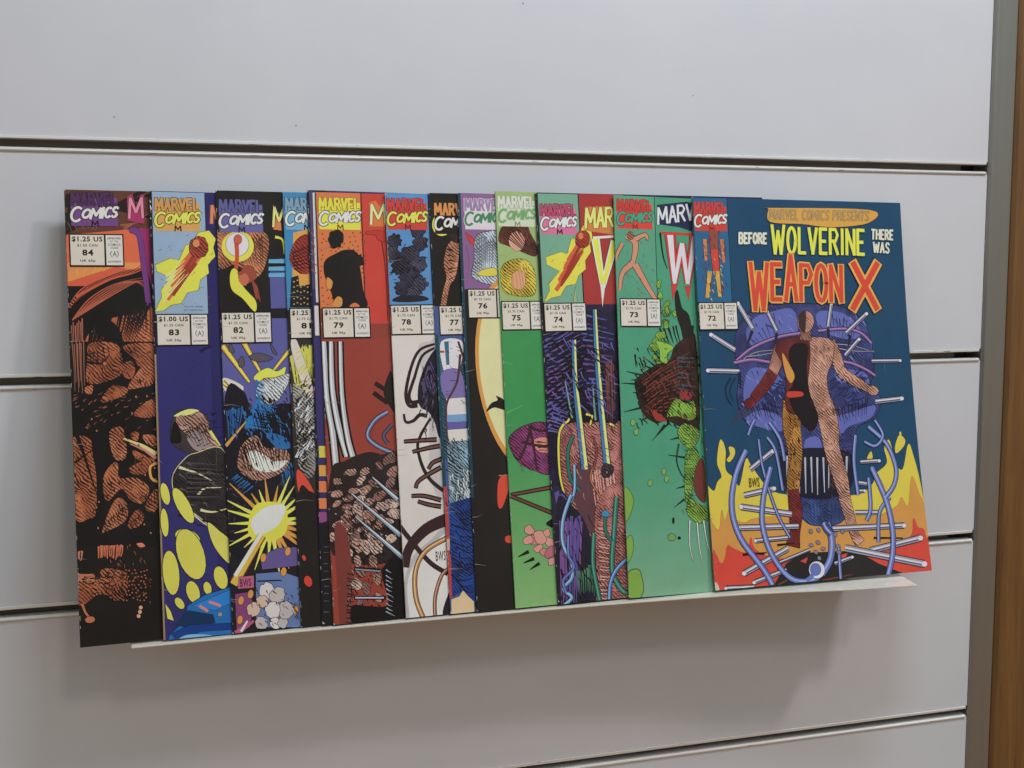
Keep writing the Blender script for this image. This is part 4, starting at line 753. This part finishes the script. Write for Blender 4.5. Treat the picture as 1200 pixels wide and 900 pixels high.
for p in ([(905, 480), (895, 560), (915, 620), (935, 645)],): A.stroke((40, 60, 56), p, 1.4, .8, True)
for p in ([(955, 840), (955, 960), (972, 1035)], [(990, 850), (1000, 970), (1018, 1050)], [(1020, 840), (1035, 940), (1060, 1020)]): A.stroke((50, 60, 56), p, 2.0, .5, True); A.stroke((206, 206, 200), p, 1.1, .2, True)
A.at(570, 560); A.poly((120, 160, 62), [(640, 60), (665, 50), (690, 100), (680, 160), (660, 200), (645, 200)], True, .6); A.poly((120, 160, 62), [(655, 300), (680, 270), (690, 330), (670, 390), (655, 390)], True, .6); A.poly((120, 160, 62), [(660, 460), (690, 430), (720, 440), (735, 520), (715, 565), (670, 560)], True, .9); A.ell((110, 150, 80), (870, 278), 18, 16, 0, .6); A.ell(INK, (905, 282), 8, 8); A.ell(INK, (878, 200), 6, 16)
A.at(); price(A, 73, 68.0, u0=2.6)
# ---- 72: blue cover, flames, pipes and rods round a blue-violet boulder
A = art(72); A.at(800, 220)
A.stroke(INK, [(26.4, 0), (26.4, 90)], .45, mm=True); A.rect((40, 96, 134), .4, 0.4, 26.2, 70)
A.part('corner_box')
for p, w, c in (([(145, 200), (150, 290)], 7, (140, 72, 58)), ([(150, 290), (160, 390)], 6, (196, 64, 48)), ([(105, 240), (112, 340)], 3, (190, 120, 84)), ([(185, 240), (196, 350)], 3, (186, 110, 80)), ([(130, 390), (118, 515)], 3.4, (200, 152, 66)), ([(165, 390), (178, 510)], 3.4, (200, 152, 66))): A.stroke(INK, p, w + .8, w * .8 + .8); A.stroke(c, p, w, w * .8)
A.grit(95, 190, 205, 520, 60, 22, .8, 70, (96, 44, 40)); A.grit(110, 300, 190, 520, 20, 18, .7, 60, (224, 190, 110))
logo(A, (196, 58, 46), (186, 62, 56), (214, 206, 200), v=2.8, u=.9, w=24.5, mo=(110, 40, 46)); A.at(800, 350)
A.part('cover_art')
BV, BV2 = (92, 100, 168), (70, 78, 140)
A.at(800, 500)
YL, OR, RD = (208, 188, 58), (200, 140, 62), (204, 66, 50)
A.poly(YL, [(112, 235), (122, 275), (150, 300), (165, 260), (185, 230), (165, 170), (172, 90), (185, 60), (205, 110), (205, 200), (245, 240), (270, 275), (300, 150), (330, 190), (420, 300), (560, 320), (800, 320), (880, 270), (900, 220), (950, 170), (940, 100), (960, 60), (975, 100), (980, 160), (1020, 200), (1050, 80), (1075, 150), (1095, 240), (1120, 400), (1145, 520), (1175, 690), (1000, 900), (120, 900)], True, .5)
A.poly(YL, [(210, 155), (225, 130), (220, 95), (245, 100), (248, 130), (225, 165)], True, .4); A.poly(YL, [(990, 90), (1010, 40), (1035, 60), (1030, 90), (995, 125)], True, .4); A.poly(YL, [(860, 150), (880, 115), (885, 150)], True, .4); A.ell(YL, (1015, 32), 5, 9)
A.poly(OR, [(120, 430), (140, 450), (160, 480), (175, 475), (185, 390), (200, 440), (220, 390), (240, 430), (290, 450), (340, 430), (480, 420), (860, 420), (900, 420), (990, 370), (1010, 330), (1040, 370), (1060, 230), (1090, 310), (1108, 350), (1115, 400), (1145, 520), (1175, 690), (1000, 900), (120, 900)], True, .35, (150, 90, 40))
A.poly(RD, [(142, 600), (165, 590), (185, 640), (210, 560), (235, 570), (300, 590), (320, 520), (345, 580), (480, 620), (900, 590), (1040, 520), (1060, 430), (1080, 470), (1105, 480), (1115, 520), (1145, 520), (1180, 700), (1000, 900), (120, 900)], True, .35, (130, 36, 30))
A.poly(OR, [(145, 560), (200, 560), (195, 620), (180, 640), (165, 610)], True)
A.poly((36, 34, 34), [(330, 900), (480, 640), (560, 590), (800, 580), (900, 640), (1020, 690), (1060, 720), (900, 900)], False); A.poly(RD, [(545, 630), (580, 610), (570, 640)]); A.poly(RD, [(730, 600), (760, 590), (740, 640)])
for p in ([(440, 740), (520, 700)], [(640, 720), (780, 690)], [(520, 760), (600, 745)]): A.stroke((150, 50, 42), p, .8, .2)
# boulder
A.at(800, 350)
A.tex(.9); A.poly(BV2, [(250, 260), (255, 160), (300, 80), (360, 35), (480, 20), (620, 25), (760, 40), (850, 110), (885, 200), (900, 330), (880, 420), (930, 470), (900, 560), (820, 600), (810, 680), (800, 820), (740, 980), (740, 1040), (570, 1040), (540, 960), (480, 900), (460, 740), (430, 610), (330, 600), (290, 560), (260, 470), (270, 340)], True, .9); A.tex()
A.poly(BV, [(300, 160), (340, 90), (420, 60), (520, 50), (540, 160), (440, 190), (330, 220)], True); A.poly(BV, [(640, 60), (760, 70), (840, 150), (800, 190), (700, 170), (640, 130)], True); A.poly(BV, [(320, 330), (400, 330), (470, 380), (440, 420), (360, 470), (300, 500), (290, 420)], True); A.poly(BV, [(740, 330), (860, 350), (870, 420), (800, 400), (720, 380)], True); A.poly(BV, [(300, 560), (380, 520), (470, 560), (470, 620), (360, 600)], True); A.poly(BV, [(720, 560), (800, 530), (900, 500), (880, 560), (780, 600), (740, 640)], True); A.poly(BV, [(580, 660), (640, 650), (650, 720), (580, 730)], True)
A.grit(370, 370, 500, 520, 40, 60, 2.0, 30, (40, 44, 84)); A.grit(690, 370, 850, 520, 40, 60, 2.0, -30, (40, 44, 84)); A.grit(280, 60, 880, 620, 90, 46, 1.0, 60, (44, 48, 92)); A.grit(280, 60, 880, 620, 60, 40, 1.0, 60, (122, 130, 190))
A.hatch(INK, (300, 230), (440, 60), (460, 170), (340, 230), 8, .7, .2); A.hatch(INK, (680, 60), (830, 130), (800, 220), (700, 170), 9, .7, .2); A.hatch(INK, (300, 510), (440, 480), (460, 560), (320, 570), 10, .9, .2); A.hatch(INK, (720, 520), (880, 460), (870, 540), (740, 600), 10, .9, .2); A.hatch((44, 48, 96), (470, 620), (470, 880), (520, 880), (560, 640), 8, 2.0, .3); A.hatch((44, 48, 96), (740, 620), (760, 820), (800, 800), (800, 620), 7, 1.6, .3)
A.poly((30, 30, 48), [(480, 720), (780, 720), (785, 880), (700, 930), (560, 930), (480, 880)], True, .5)
for x in (492, 520, 548, 576, 604, 632, 660, 688, 716, 744, 768): A.stroke((176, 176, 186), [(x, 728 + random.uniform(0, 16)), (x + random.uniform(-8, 8), 900 + random.uniform(-40, 30))], 1.5, .6)
A.tex(.9); A.poly((62, 84, 140), [(570, 960), (620, 940), (740, 950), (750, 1030), (700, 1060), (600, 1060), (560, 1020)], True, .6); A.tex(); A.hatch((36, 46, 86), (580, 960), (740, 960), (730, 1050), (590, 1050), 9, .9, .4)
# bands and cables round it
PU = (120, 82, 136)
A.tube(PU, [(245, 300), (330, 230), (450, 180), (560, 160)], 2.0, hi=(170, 130, 176)); A.tube(PU, [(640, 150), (760, 140), (840, 160), (890, 210)], 2.0, hi=(170, 130, 176)); A.tube(PU, [(248, 300), (330, 285), (430, 300), (480, 300)], 2.2, hi=(170, 130, 176)); A.tube(PU, [(700, 290), (790, 300), (860, 330), (905, 360)], 2.0, hi=(170, 130, 176))
for p in ([(290, 280), (350, 250), (430, 240)], [(300, 270), (360, 265), (440, 250)], [(700, 210), (800, 220), (900, 250)], [(720, 230), (810, 245), (900, 245)]): A.stroke(INK, p, 1.5, 1.0, True); A.stroke((150, 150, 170), p, .7, .4, True)
SV, SH = (150, 148, 166), (206, 204, 212)
def rod(a, b, w):
    A.stroke(INK, [a, b], w + 1.1, w + 1.1); A.stroke(SV, [a, b], w, w); A.stroke((92, 84, 110), [(a[0] + 1, a[1] + 3), (b[0] + 1, b[1] + 3)], w * .4, w * .4); A.stroke(SH, [(a[0] - 1, a[1] - 2), (b[0] - 1, b[1] - 2)], w * .28, w * .28); A.ell(SH, a, w * 3, w * 3, 0, .3)
for a, b, w in (((262, 22), (332, 140), 3.0), ((136, 168), (250, 240), 3.0), ((122, 336), (270, 340), 3.0), ((400, 60), (445, 150), 2.2), ((700, 25), (685, 130), 2.4), ((865, 70), (770, 160), 2.6), ((830, 190), (765, 265), 2.4), ((1020, 290), (890, 292), 2.2), ((1025, 468), (905, 482), 3.0)): rod(a, b, w)
for p in ([(330, 150), (300, 230)], [(445, 160), (430, 250)], [(685, 140), (690, 220)], [(790, 170), (780, 220)], [(270, 345), (275, 420)]): A.stroke((36, 34, 60), p, 2.6, 1.2)
A.stroke((34, 40, 64), [(230, 370), (205, 420), (215, 470), (235, 500)], 1.5, .6, True); A.stroke((34, 40, 64), [(250, 370), (225, 430), (240, 480)], 1.0, .4, True)
A.hatch((60, 64, 92), (300, 500), (330, 540), (210, 600), (240, 560), 4, 1.3, .3)
# central column: a plain upright mass, dark red and ochre on one side, flesh tone on the other
DR, OC, FS = (112, 44, 46), (206, 146, 62), (204, 152, 130)
A.limb(FS, [(690, 205), (722, 270), (745, 345)], (10, 9, 7)); A.limb(FS, [(742, 340), (810, 385), (880, 425)], (8, 7, 5)); A.tex(.8); A.ell(FS, (893, 430), 26, 22, 20, .6); A.tex()
A.limb((190, 134, 112), [(465, 225), (445, 290), (425, 350)], (10, 9, 7.5)); A.limb((128, 44, 46), [(428, 345), (385, 410), (335, 470)], (8.5, 8, 6.5)); A.tex(.8); A.ell((128, 44, 46), (318, 490), 27, 24, -40, .6); A.tex()
A.limb((186, 130, 56), [(520, 480), (515, 600), (530, 720), (520, 860), (515, 905)], (15, 14, 11, 10, 8)); A.limb(FS, [(660, 480), (690, 600), (700, 700), (740, 850), (760, 960)], (15, 15, 12, 11, 7))
A.tex(.75); A.poly(FS, [(560, 190), (600, 180), (680, 185), (712, 215), (705, 290), (680, 360), (685, 430), (700, 500), (640, 540), (590, 540), (560, 400)], True, .7); A.tex()
A.tex(.6); A.poly((112, 44, 44), [(590, 185), (520, 182), (455, 200), (440, 240), (470, 300), (490, 380), (485, 470), (500, 530), (560, 545), (600, 540), (590, 400), (600, 280)], True, .7); A.tex()
A.poly((34, 26, 28), [(590, 220), (530, 210), (500, 250), (510, 330), (520, 400), (500, 440), (520, 520), (600, 620), (640, 560), (600, 440), (585, 320)], True); A.poly((200, 140, 58), [(470, 255), (500, 300), (528, 360), (510, 395), (486, 350)], True); A.poly((190, 60, 46), [(498, 436), (560, 436), (565, 456), (500, 462)], True)
A.limb((168, 118, 100), [(580, 195), (580, 150)], (9, 8)); A.tex(.8); A.ell((196, 144, 122), (580, 108), 38, 50, 4, .7); A.tex(); A.poly((60, 40, 42), [(548, 80), (560, 62), (580, 58), (578, 150), (560, 150), (546, 120)], True)
A.grit(600, 200, 700, 480, 36, 26, .8, 70, (110, 70, 58)); A.grit(500, 520, 550, 880, 40, 26, 1.0, 80); A.grit(670, 500, 760, 940, 50, 26, .8, 70, (104, 64, 54))
A.at(800, 500)
A.limb((124, 42, 42), [(518, 296), (528, 400), (522, 500), (512, 560)], (8.5, 10, 7.5, 11)); A.limb(FS, [(752, 330), (778, 440), (792, 500), (818, 545)], (9, 7.5, 6, 8))
for a, b, w in (((425, 115), (320, 200), 3.2), ((430, 290), (290, 322), 3.2), ((275, 376), (510, 410), 3.4), ((262, 474), (540, 466), 3.2), ((1018, 462), (690, 478), 3.2), ((340, 535), (490, 520), 2.4), ((910, 402), (800, 402), 2.6), ((915, 160), (830, 165), 2.4), ((870, 270), (820, 262), 2.4), ((845, 300), (815, 302), 2.0), ((285, 688), (490, 570), 3.4), ((330, 730), (480, 670), 2.6), ((1088, 520), (860, 580), 3.8), ((1100, 640), (750, 568), 4.2), ((200, 758), (330, 752), 2.6), ((780, 610), (700, 640), 2.2), ((440, 640), (590, 576), 1.6)): rod(a, b, w)
for p in ([(280, 600), (390, 590)], [(880, 520), (1010, 520)], [(440, 555), (520, 545)], [(300, 590), (380, 598)]): A.stroke((30, 26, 30), p, 1.6, .8)
CB = (96, 110, 176); CH = (150, 160, 206)
for p, w in (([(400, 50), (440, 120), (470, 300)], 2.0), ([(360, 60), (380, 200), (440, 400), (500, 520)], 1.6), ([(310, 40), (325, 0), (340, -30)], 1.8), ([(410, -20), (460, 60), (480, 160)], 2.2), ([(810, 40), (800, 160), (815, 320)], 2.4), ([(865, 240), (870, 380), (850, 440)], 2.4), ([(960, 330), (910, 400), (900, 540)], 2.2), ([(720, 560), (722, 640), (725, 720)], 2.0), ([(300, 110), (250, 230), (232, 380), (270, 520), (370, 660), (415, 740)], 3.6), ([(415, 190), (380, 330), (375, 470), (420, 610), (500, 710), (590, 720), (640, 680), (610, 640), (590, 670)], 3.4), ([(670, 450), (690, 530), (680, 620), (640, 690)], 4.6), ([(880, 190), (940, 340), (965, 480), (960, 600), (935, 700)], 3.6), ([(870, 0), (950, 80), (990, 190), (980, 270), (940, 330)], 2.8), ([(900, -30), (935, 40), (900, 90), (850, 70)], 2.0)): A.tube(CB, p, w, hi=CH)
A.ell((206, 204, 212), (618, 670), 36, 40, 0, .6); A.ell(CB, (612, 668), 24, 28, 0, .5); A.stroke(CB, [(605, 680), (590, 705), (570, 720)], 3.0)
for p in A.scatter(590, 480, 740, 620, 26, 60, lambda p: abs(p[0] - 680) > 26): A.ell((120, 120, 140), p, 10, 8, random.uniform(0, 90), .5)
A.tube((70, 80, 130), [(655, 450), (670, 480), (690, 500)], 5.0, hi=CH); A.hatch(INK, (655, 455), (690, 500), (700, 490), (670, 450), 5, .5, .8)
A.font('BWS', *A.m((312, 240)), 8.0, 6.5, (90, 80, 30), .02); A.poly((196, 180, 160), [(140, 730), (160, 735), (170, 768), (148, 775)], True)
# title block
A.part('title_lettering'); A.at(800, 220); q = A.m
A.poly((204, 150, 62), [(402, 100), (420, 95), (880, 105), (870, 165), (700, 185), (560, 170), (410, 160)], True, .4, (90, 60, 40)); A.caps('MARVEL COMICS PRESENTS', (q((408, 104)), q((872, 112)), q((406, 148))), (176, 148, 100), .75, .25, (90, 66, 44), gap=.26)
A.caps('BEFORE', (q((266, 212)), q((392, 214)), q((266, 260))), (206, 206, 186), 1.6, .25, (24, 40, 60), gap=.32); A.caps('THERE', (q((886, 196)), q((984, 200)), q((886, 240))), (206, 206, 186), 1.5, .25, (24, 40, 60), gap=.34); A.caps('WAS', (q((895, 256)), q((968, 260)), q((895, 302))), (206, 206, 186), 1.5, .25, (24, 40, 60), gap=.3)
A.caps('WOLVERINE', (q((418, 184)), q((848, 198)), q((420, 304))), (222, 214, 62), 2.4, .5, (30, 50, 40), gap=.30, heights={0: (-.07, 1.04)})
for k, (cc, wt) in enumerate((((30, 30, 50), 6.4), ((218, 160, 70), 5.4), ((206, 66, 46), 3.1))):
    hs = {0: (0, 1.28), 2: (-.24, 1.0)}
    A.caps('WEAPON', (q((318, 352)), q((742, 366)), q((322, 524))), cc, wt, gap=.27, heights=hs); A.caps('X', (q((800, 354)), q((912, 356)), q((800, 566))), cc, wt * 1.45)
A.at(); price(A, 72, 70.8, u0=.9)
# wear: pale nicks along the folded spine of every cover
for n, A in ARTS.items():
    A.part('wear_marks'); A.at(); A.tex(0)
    for v0 in (0, 259.5):
        s = 1 if v0 == 0 else -1; c = random.uniform(.8, 1.8)
        A.poly((190, 182, 170), [(0, v0), (c * .8, v0), (c * .35, v0 + s * c * .5), (0, v0 + s * c)], mm=True)
    for _ in range(5):
        v = random.uniform(20, 250); l = random.uniform(3, 11)
        A.stroke((150, 144, 136), [(.3, v), (l * .5, v + random.uniform(-.8, .8)), (l, v + random.uniform(-2, 2))], .28, .05, mm=True)
    for _ in range(20):
        v = random.uniform(2, 256); l = random.uniform(.6, 3.0)
        A.stroke((176, 168, 156), [(random.uniform(.1, .4), v), (random.uniform(.2, .6), v + l)], random.uniform(.2, .5), .1, mm=True)
# ------------------------------------------------------------------ comic books: meshes
BODY = 0.00075
def smooth(t): t = max(0.0, min(1.0, t)); return t * t * (3 - 2 * t)
def pl(x, ks, f):
    """piecewise linear between the fold lines ks"""
    if x <= ks[0]: return f(ks[0])
    for a, c in zip(ks, ks[1:]):
        if x <= c: return f(a) + (f(c) - f(a)) * (x - a) / (c - a)
    return f(ks[-1])
GV = [0, 20, 40, 60, 80, 100, 120, 140, 160, 180, 200, 220, 240, 263]
GS = [150, 175, 195, 215, 232, 248, 262, 275, 290, 320]         # corner curl runs along s = .72u + .69v
sdir = (0.72, 0.69)
def dep(n, u, v):
    d = pl(v, GV, lambda t: 0.0012 * math.sin(math.pi * min(1, t / 260)))
    if n == 72: d += pl(u * sdir[0] + v * sdir[1], GS, lambda s: -0.0085 * max(0, (s - 150) / 155) ** 1.8)
    return d
RAD = 0.35
def fold(u): return pl(u, [0, .05, .15, .35], lambda t: (RAD - math.sqrt(max(0, RAD * RAD - (RAD - t) ** 2))) / 1000)
GU = [0.0, 0.05, 0.15, 0.35, 8, 24, 48, 72, 96, 110, 124, 138, 152, 168]
def place(n, u, v, y): L = FR[n]['L'] * 1000; return (u / 1000, y + dep(n, u, v), (L - v) / 1000)
def colour(me, cols):
    at = me.attributes.new('ink', 'FLOAT_COLOR', 'CORNER'); i = 0; buf = []
    for p in me.polygons: buf += list(cols[p.index] if len(cols[p.index]) == 4 else (*cols[p.index], 0.0)) * p.loop_total
    at.data.foreach_set('color', buf)
def sheet(n, name, y0, y1, col, parent, mat=PRINT, u0=0.0, inset=0.0, wrap=False):
    L = FR[n]['L'] * 1000; us = [u for u in GU if u >= u0]; us = [u0] + us[1:] if us[0] != u0 else us; us[-1] = WID - inset
    vv = [inset] + GV[1:-1] + [L - inset]; vs, fs = [], []
    for s in (0, 1):
        for u in us:
            for v in vv: vs.append(place(n, u, v, (y1 if s else y0 + (fold(u) if wrap else 0))))
    nu, nv = len(us), len(vv); ix = lambda s, i, j: s * nu * nv + i * nv + j
    for i in range(nu - 1):
        for j in range(nv - 1):
            fs.append((ix(0, i, j), ix(0, i, j + 1), ix(0, i + 1, j + 1), ix(0, i + 1, j))); fs.append((ix(1, i, j), ix(1, i + 1, j), ix(1, i + 1, j + 1), ix(1, i, j + 1)))
    for i in range(nu - 1):
        for j in (0, nv - 1): fs.append((ix(0, i, j), ix(0, i + 1, j), ix(1, i + 1, j), ix(1, i, j)))
    for j in range(nv - 1):
        for i in (0, nu - 1): fs.append((ix(0, i, j), ix(0, i, j + 1), ix(1, i, j + 1), ix(1, i, j)))
    o = mesh_obj(name, vs, fs, mat, parent); bm = bmesh.new(); bm.from_mesh(o.data); bmesh.ops.recalc_face_normals(bm, faces=bm.faces); bm.to_mesh(o.data); bm.free()
    if mat is PRINT: colour(o.data, [rgb(col)] * len(o.data.polygons))
    return o
def print_mesh(n, name, items, parent):
    bm = bmesh.new(); lc = bm.faces.layers.int.new('c'); lz = bm.verts.layers.float.new('z'); cols = []
    L = FR[n]['L'] * 1000
    for tris, col, z in items:
        ci = len(cols); cols.append(col)
        for t in tris:
            a = (t[1][0] - t[0][0]) * (t[2][1] - t[0][1]) - (t[2][0] - t[0][0]) * (t[1][1] - t[0][1])
            if abs(a) < 1e-5: continue
            q = t if a > 0 else (t[0], t[2], t[1])
            vv = [bm.verts.new((p[0], z * 1e6, p[1])) for p in q]
            f = bm.faces.new(vv); f[lc] = ci
    def cut(co, no, outer=False):
        bmesh.ops.bisect_plane(bm, geom=bm.verts[:] + bm.edges[:] + bm.faces[:], dist=1e-6, plane_co=co, plane_no=no, clear_outer=outer)
    cut((.08, 0, 0), (-1, 0, 0), True); cut((WID - .05, 0, 0), (1, 0, 0), True); cut((0, 0, .05), (0, 0, -1), True); cut((0, 0, L - .05), (0, 0, 1), True)
    if not bm.verts: bm.free(); return
    hi = max(v.co.x for v in bm.verts); lo = min(v.co.x for v in bm.verts); vt = min(v.co.z for v in bm.verts); vb = max(v.co.z for v in bm.verts)
    for u in (.15, .35):
        if lo < u < hi: cut((u, 0, 0), (1, 0, 0))
    for v in GV[1:-1]:
        if vt < v < vb: cut((0, 0, v), (0, 0, 1))
    if n == 72:
        for s in GS: cut((s * sdir[0] / (sdir[0] ** 2 + sdir[1] ** 2), 0, s * sdir[1] / (sdir[0] ** 2 + sdir[1] ** 2)), (sdir[0], 0, sdir[1]))
    for v in bm.verts:
        u, z, w = v.co.x, v.co.y * 1e-6, v.co.z
        v.co = place(n, u, w, -z + fold(u))
    bm.faces.ensure_lookup_table(); cid = [f[lc] for f in bm.faces]
    me = bpy.data.meshes.new(name); bm.to_mesh(me); bm.free(); me.materials.append(PRINT)
    colour(me, [cols[c] for c in cid])
    o = bpy.data.objects.new(name, me); return link(o, parent)
LABEL = {84: 'comic book numbered 84, dark brown cover with cracked orange shapes', 83: 'comic book numbered 83, deep blue cover with large yellow ovals',
 82: 'comic book numbered 82, violet and black cover with a white and yellow flash', 81: 'comic book numbered 81, grey furry streaks over black, blue corner box',
 80: 'comic book showing only a narrow violet strip with small orange squares', 79: 'comic book numbered 79, brick red cover with pale blades and pebbles',
 78: 'comic book numbered 78, off-white cover with black loops and cables', 77: 'comic book numbered 77, narrow white and blue strip with teal and red spine',
 76: 'comic book numbered 76, black cover with a big cream disc', 75: 'comic book numbered 75, green cover with a bound purple bundle',
 74: 'comic book numbered 74, dark purple cover with tall yellow blades and tubes', 73: 'comic book numbered 73, sea green cover with lime splashes and dark bristles',
 72: 'comic book numbered 72, blue cover with flames and pipes, fully visible in front'}
BACK = {84: (60, 50, 48), 83: (40, 40, 44), 80: (60, 54, 84), 77: (40, 80, 84), 76: (40, 70, 84)}
for n in ORDER:
    f = FR[n]; root = link(bpy.data.objects.new('comic_book', None))
    M = Matrix.Identity(4)
    for i, ax in enumerate((f['ex'], f['nb'], f['ez'])):
        for r in range(3): M[r][i] = ax[r]
    M.translation = f['B']; root.matrix_world = M; root.empty_display_size = 0.02
    tag(root, LABEL[n], 'comic book', 'comic books fanned out along the shelf')
    fc = sheet(n, 'front_cover', 0.00006, 0.00016, BASE[n], root, wrap=True)
    sheet(n, 'back_cover', BODY - 0.00012, BODY, BACK.get(n, (150, 140, 130)), root)
    sheet(n, 'page_block', 0.00017, BODY - 0.00013, None, root, PAGES, 0.15, 0.5)
    L = f['L'] * 1000 + 2; ARTS[n].parts['cover_art'].insert(0, ([[(0, 0), (170, 0), (170, L)], [(0, 0), (170, L), (0, L)]], rgb(BASE[n]), STEP))
    for name, items in ARTS[n].parts.items():
        pm = print_mesh(n, name, items, fc)
        if name == 'wear_marks': pm['kind'] = 'stuff'
print('layers', {n: a.lay for n, a in ARTS.items()}, 'Y', {n: round(f['B'].y, 4) for n, f in FR.items()}, 'L', {n: round(f['L'], 4) for n, f in FR.items()})
print('tris', sum(len(o.data.polygons) for o in S.objects if o.type == 'MESH'), len(S.objects))
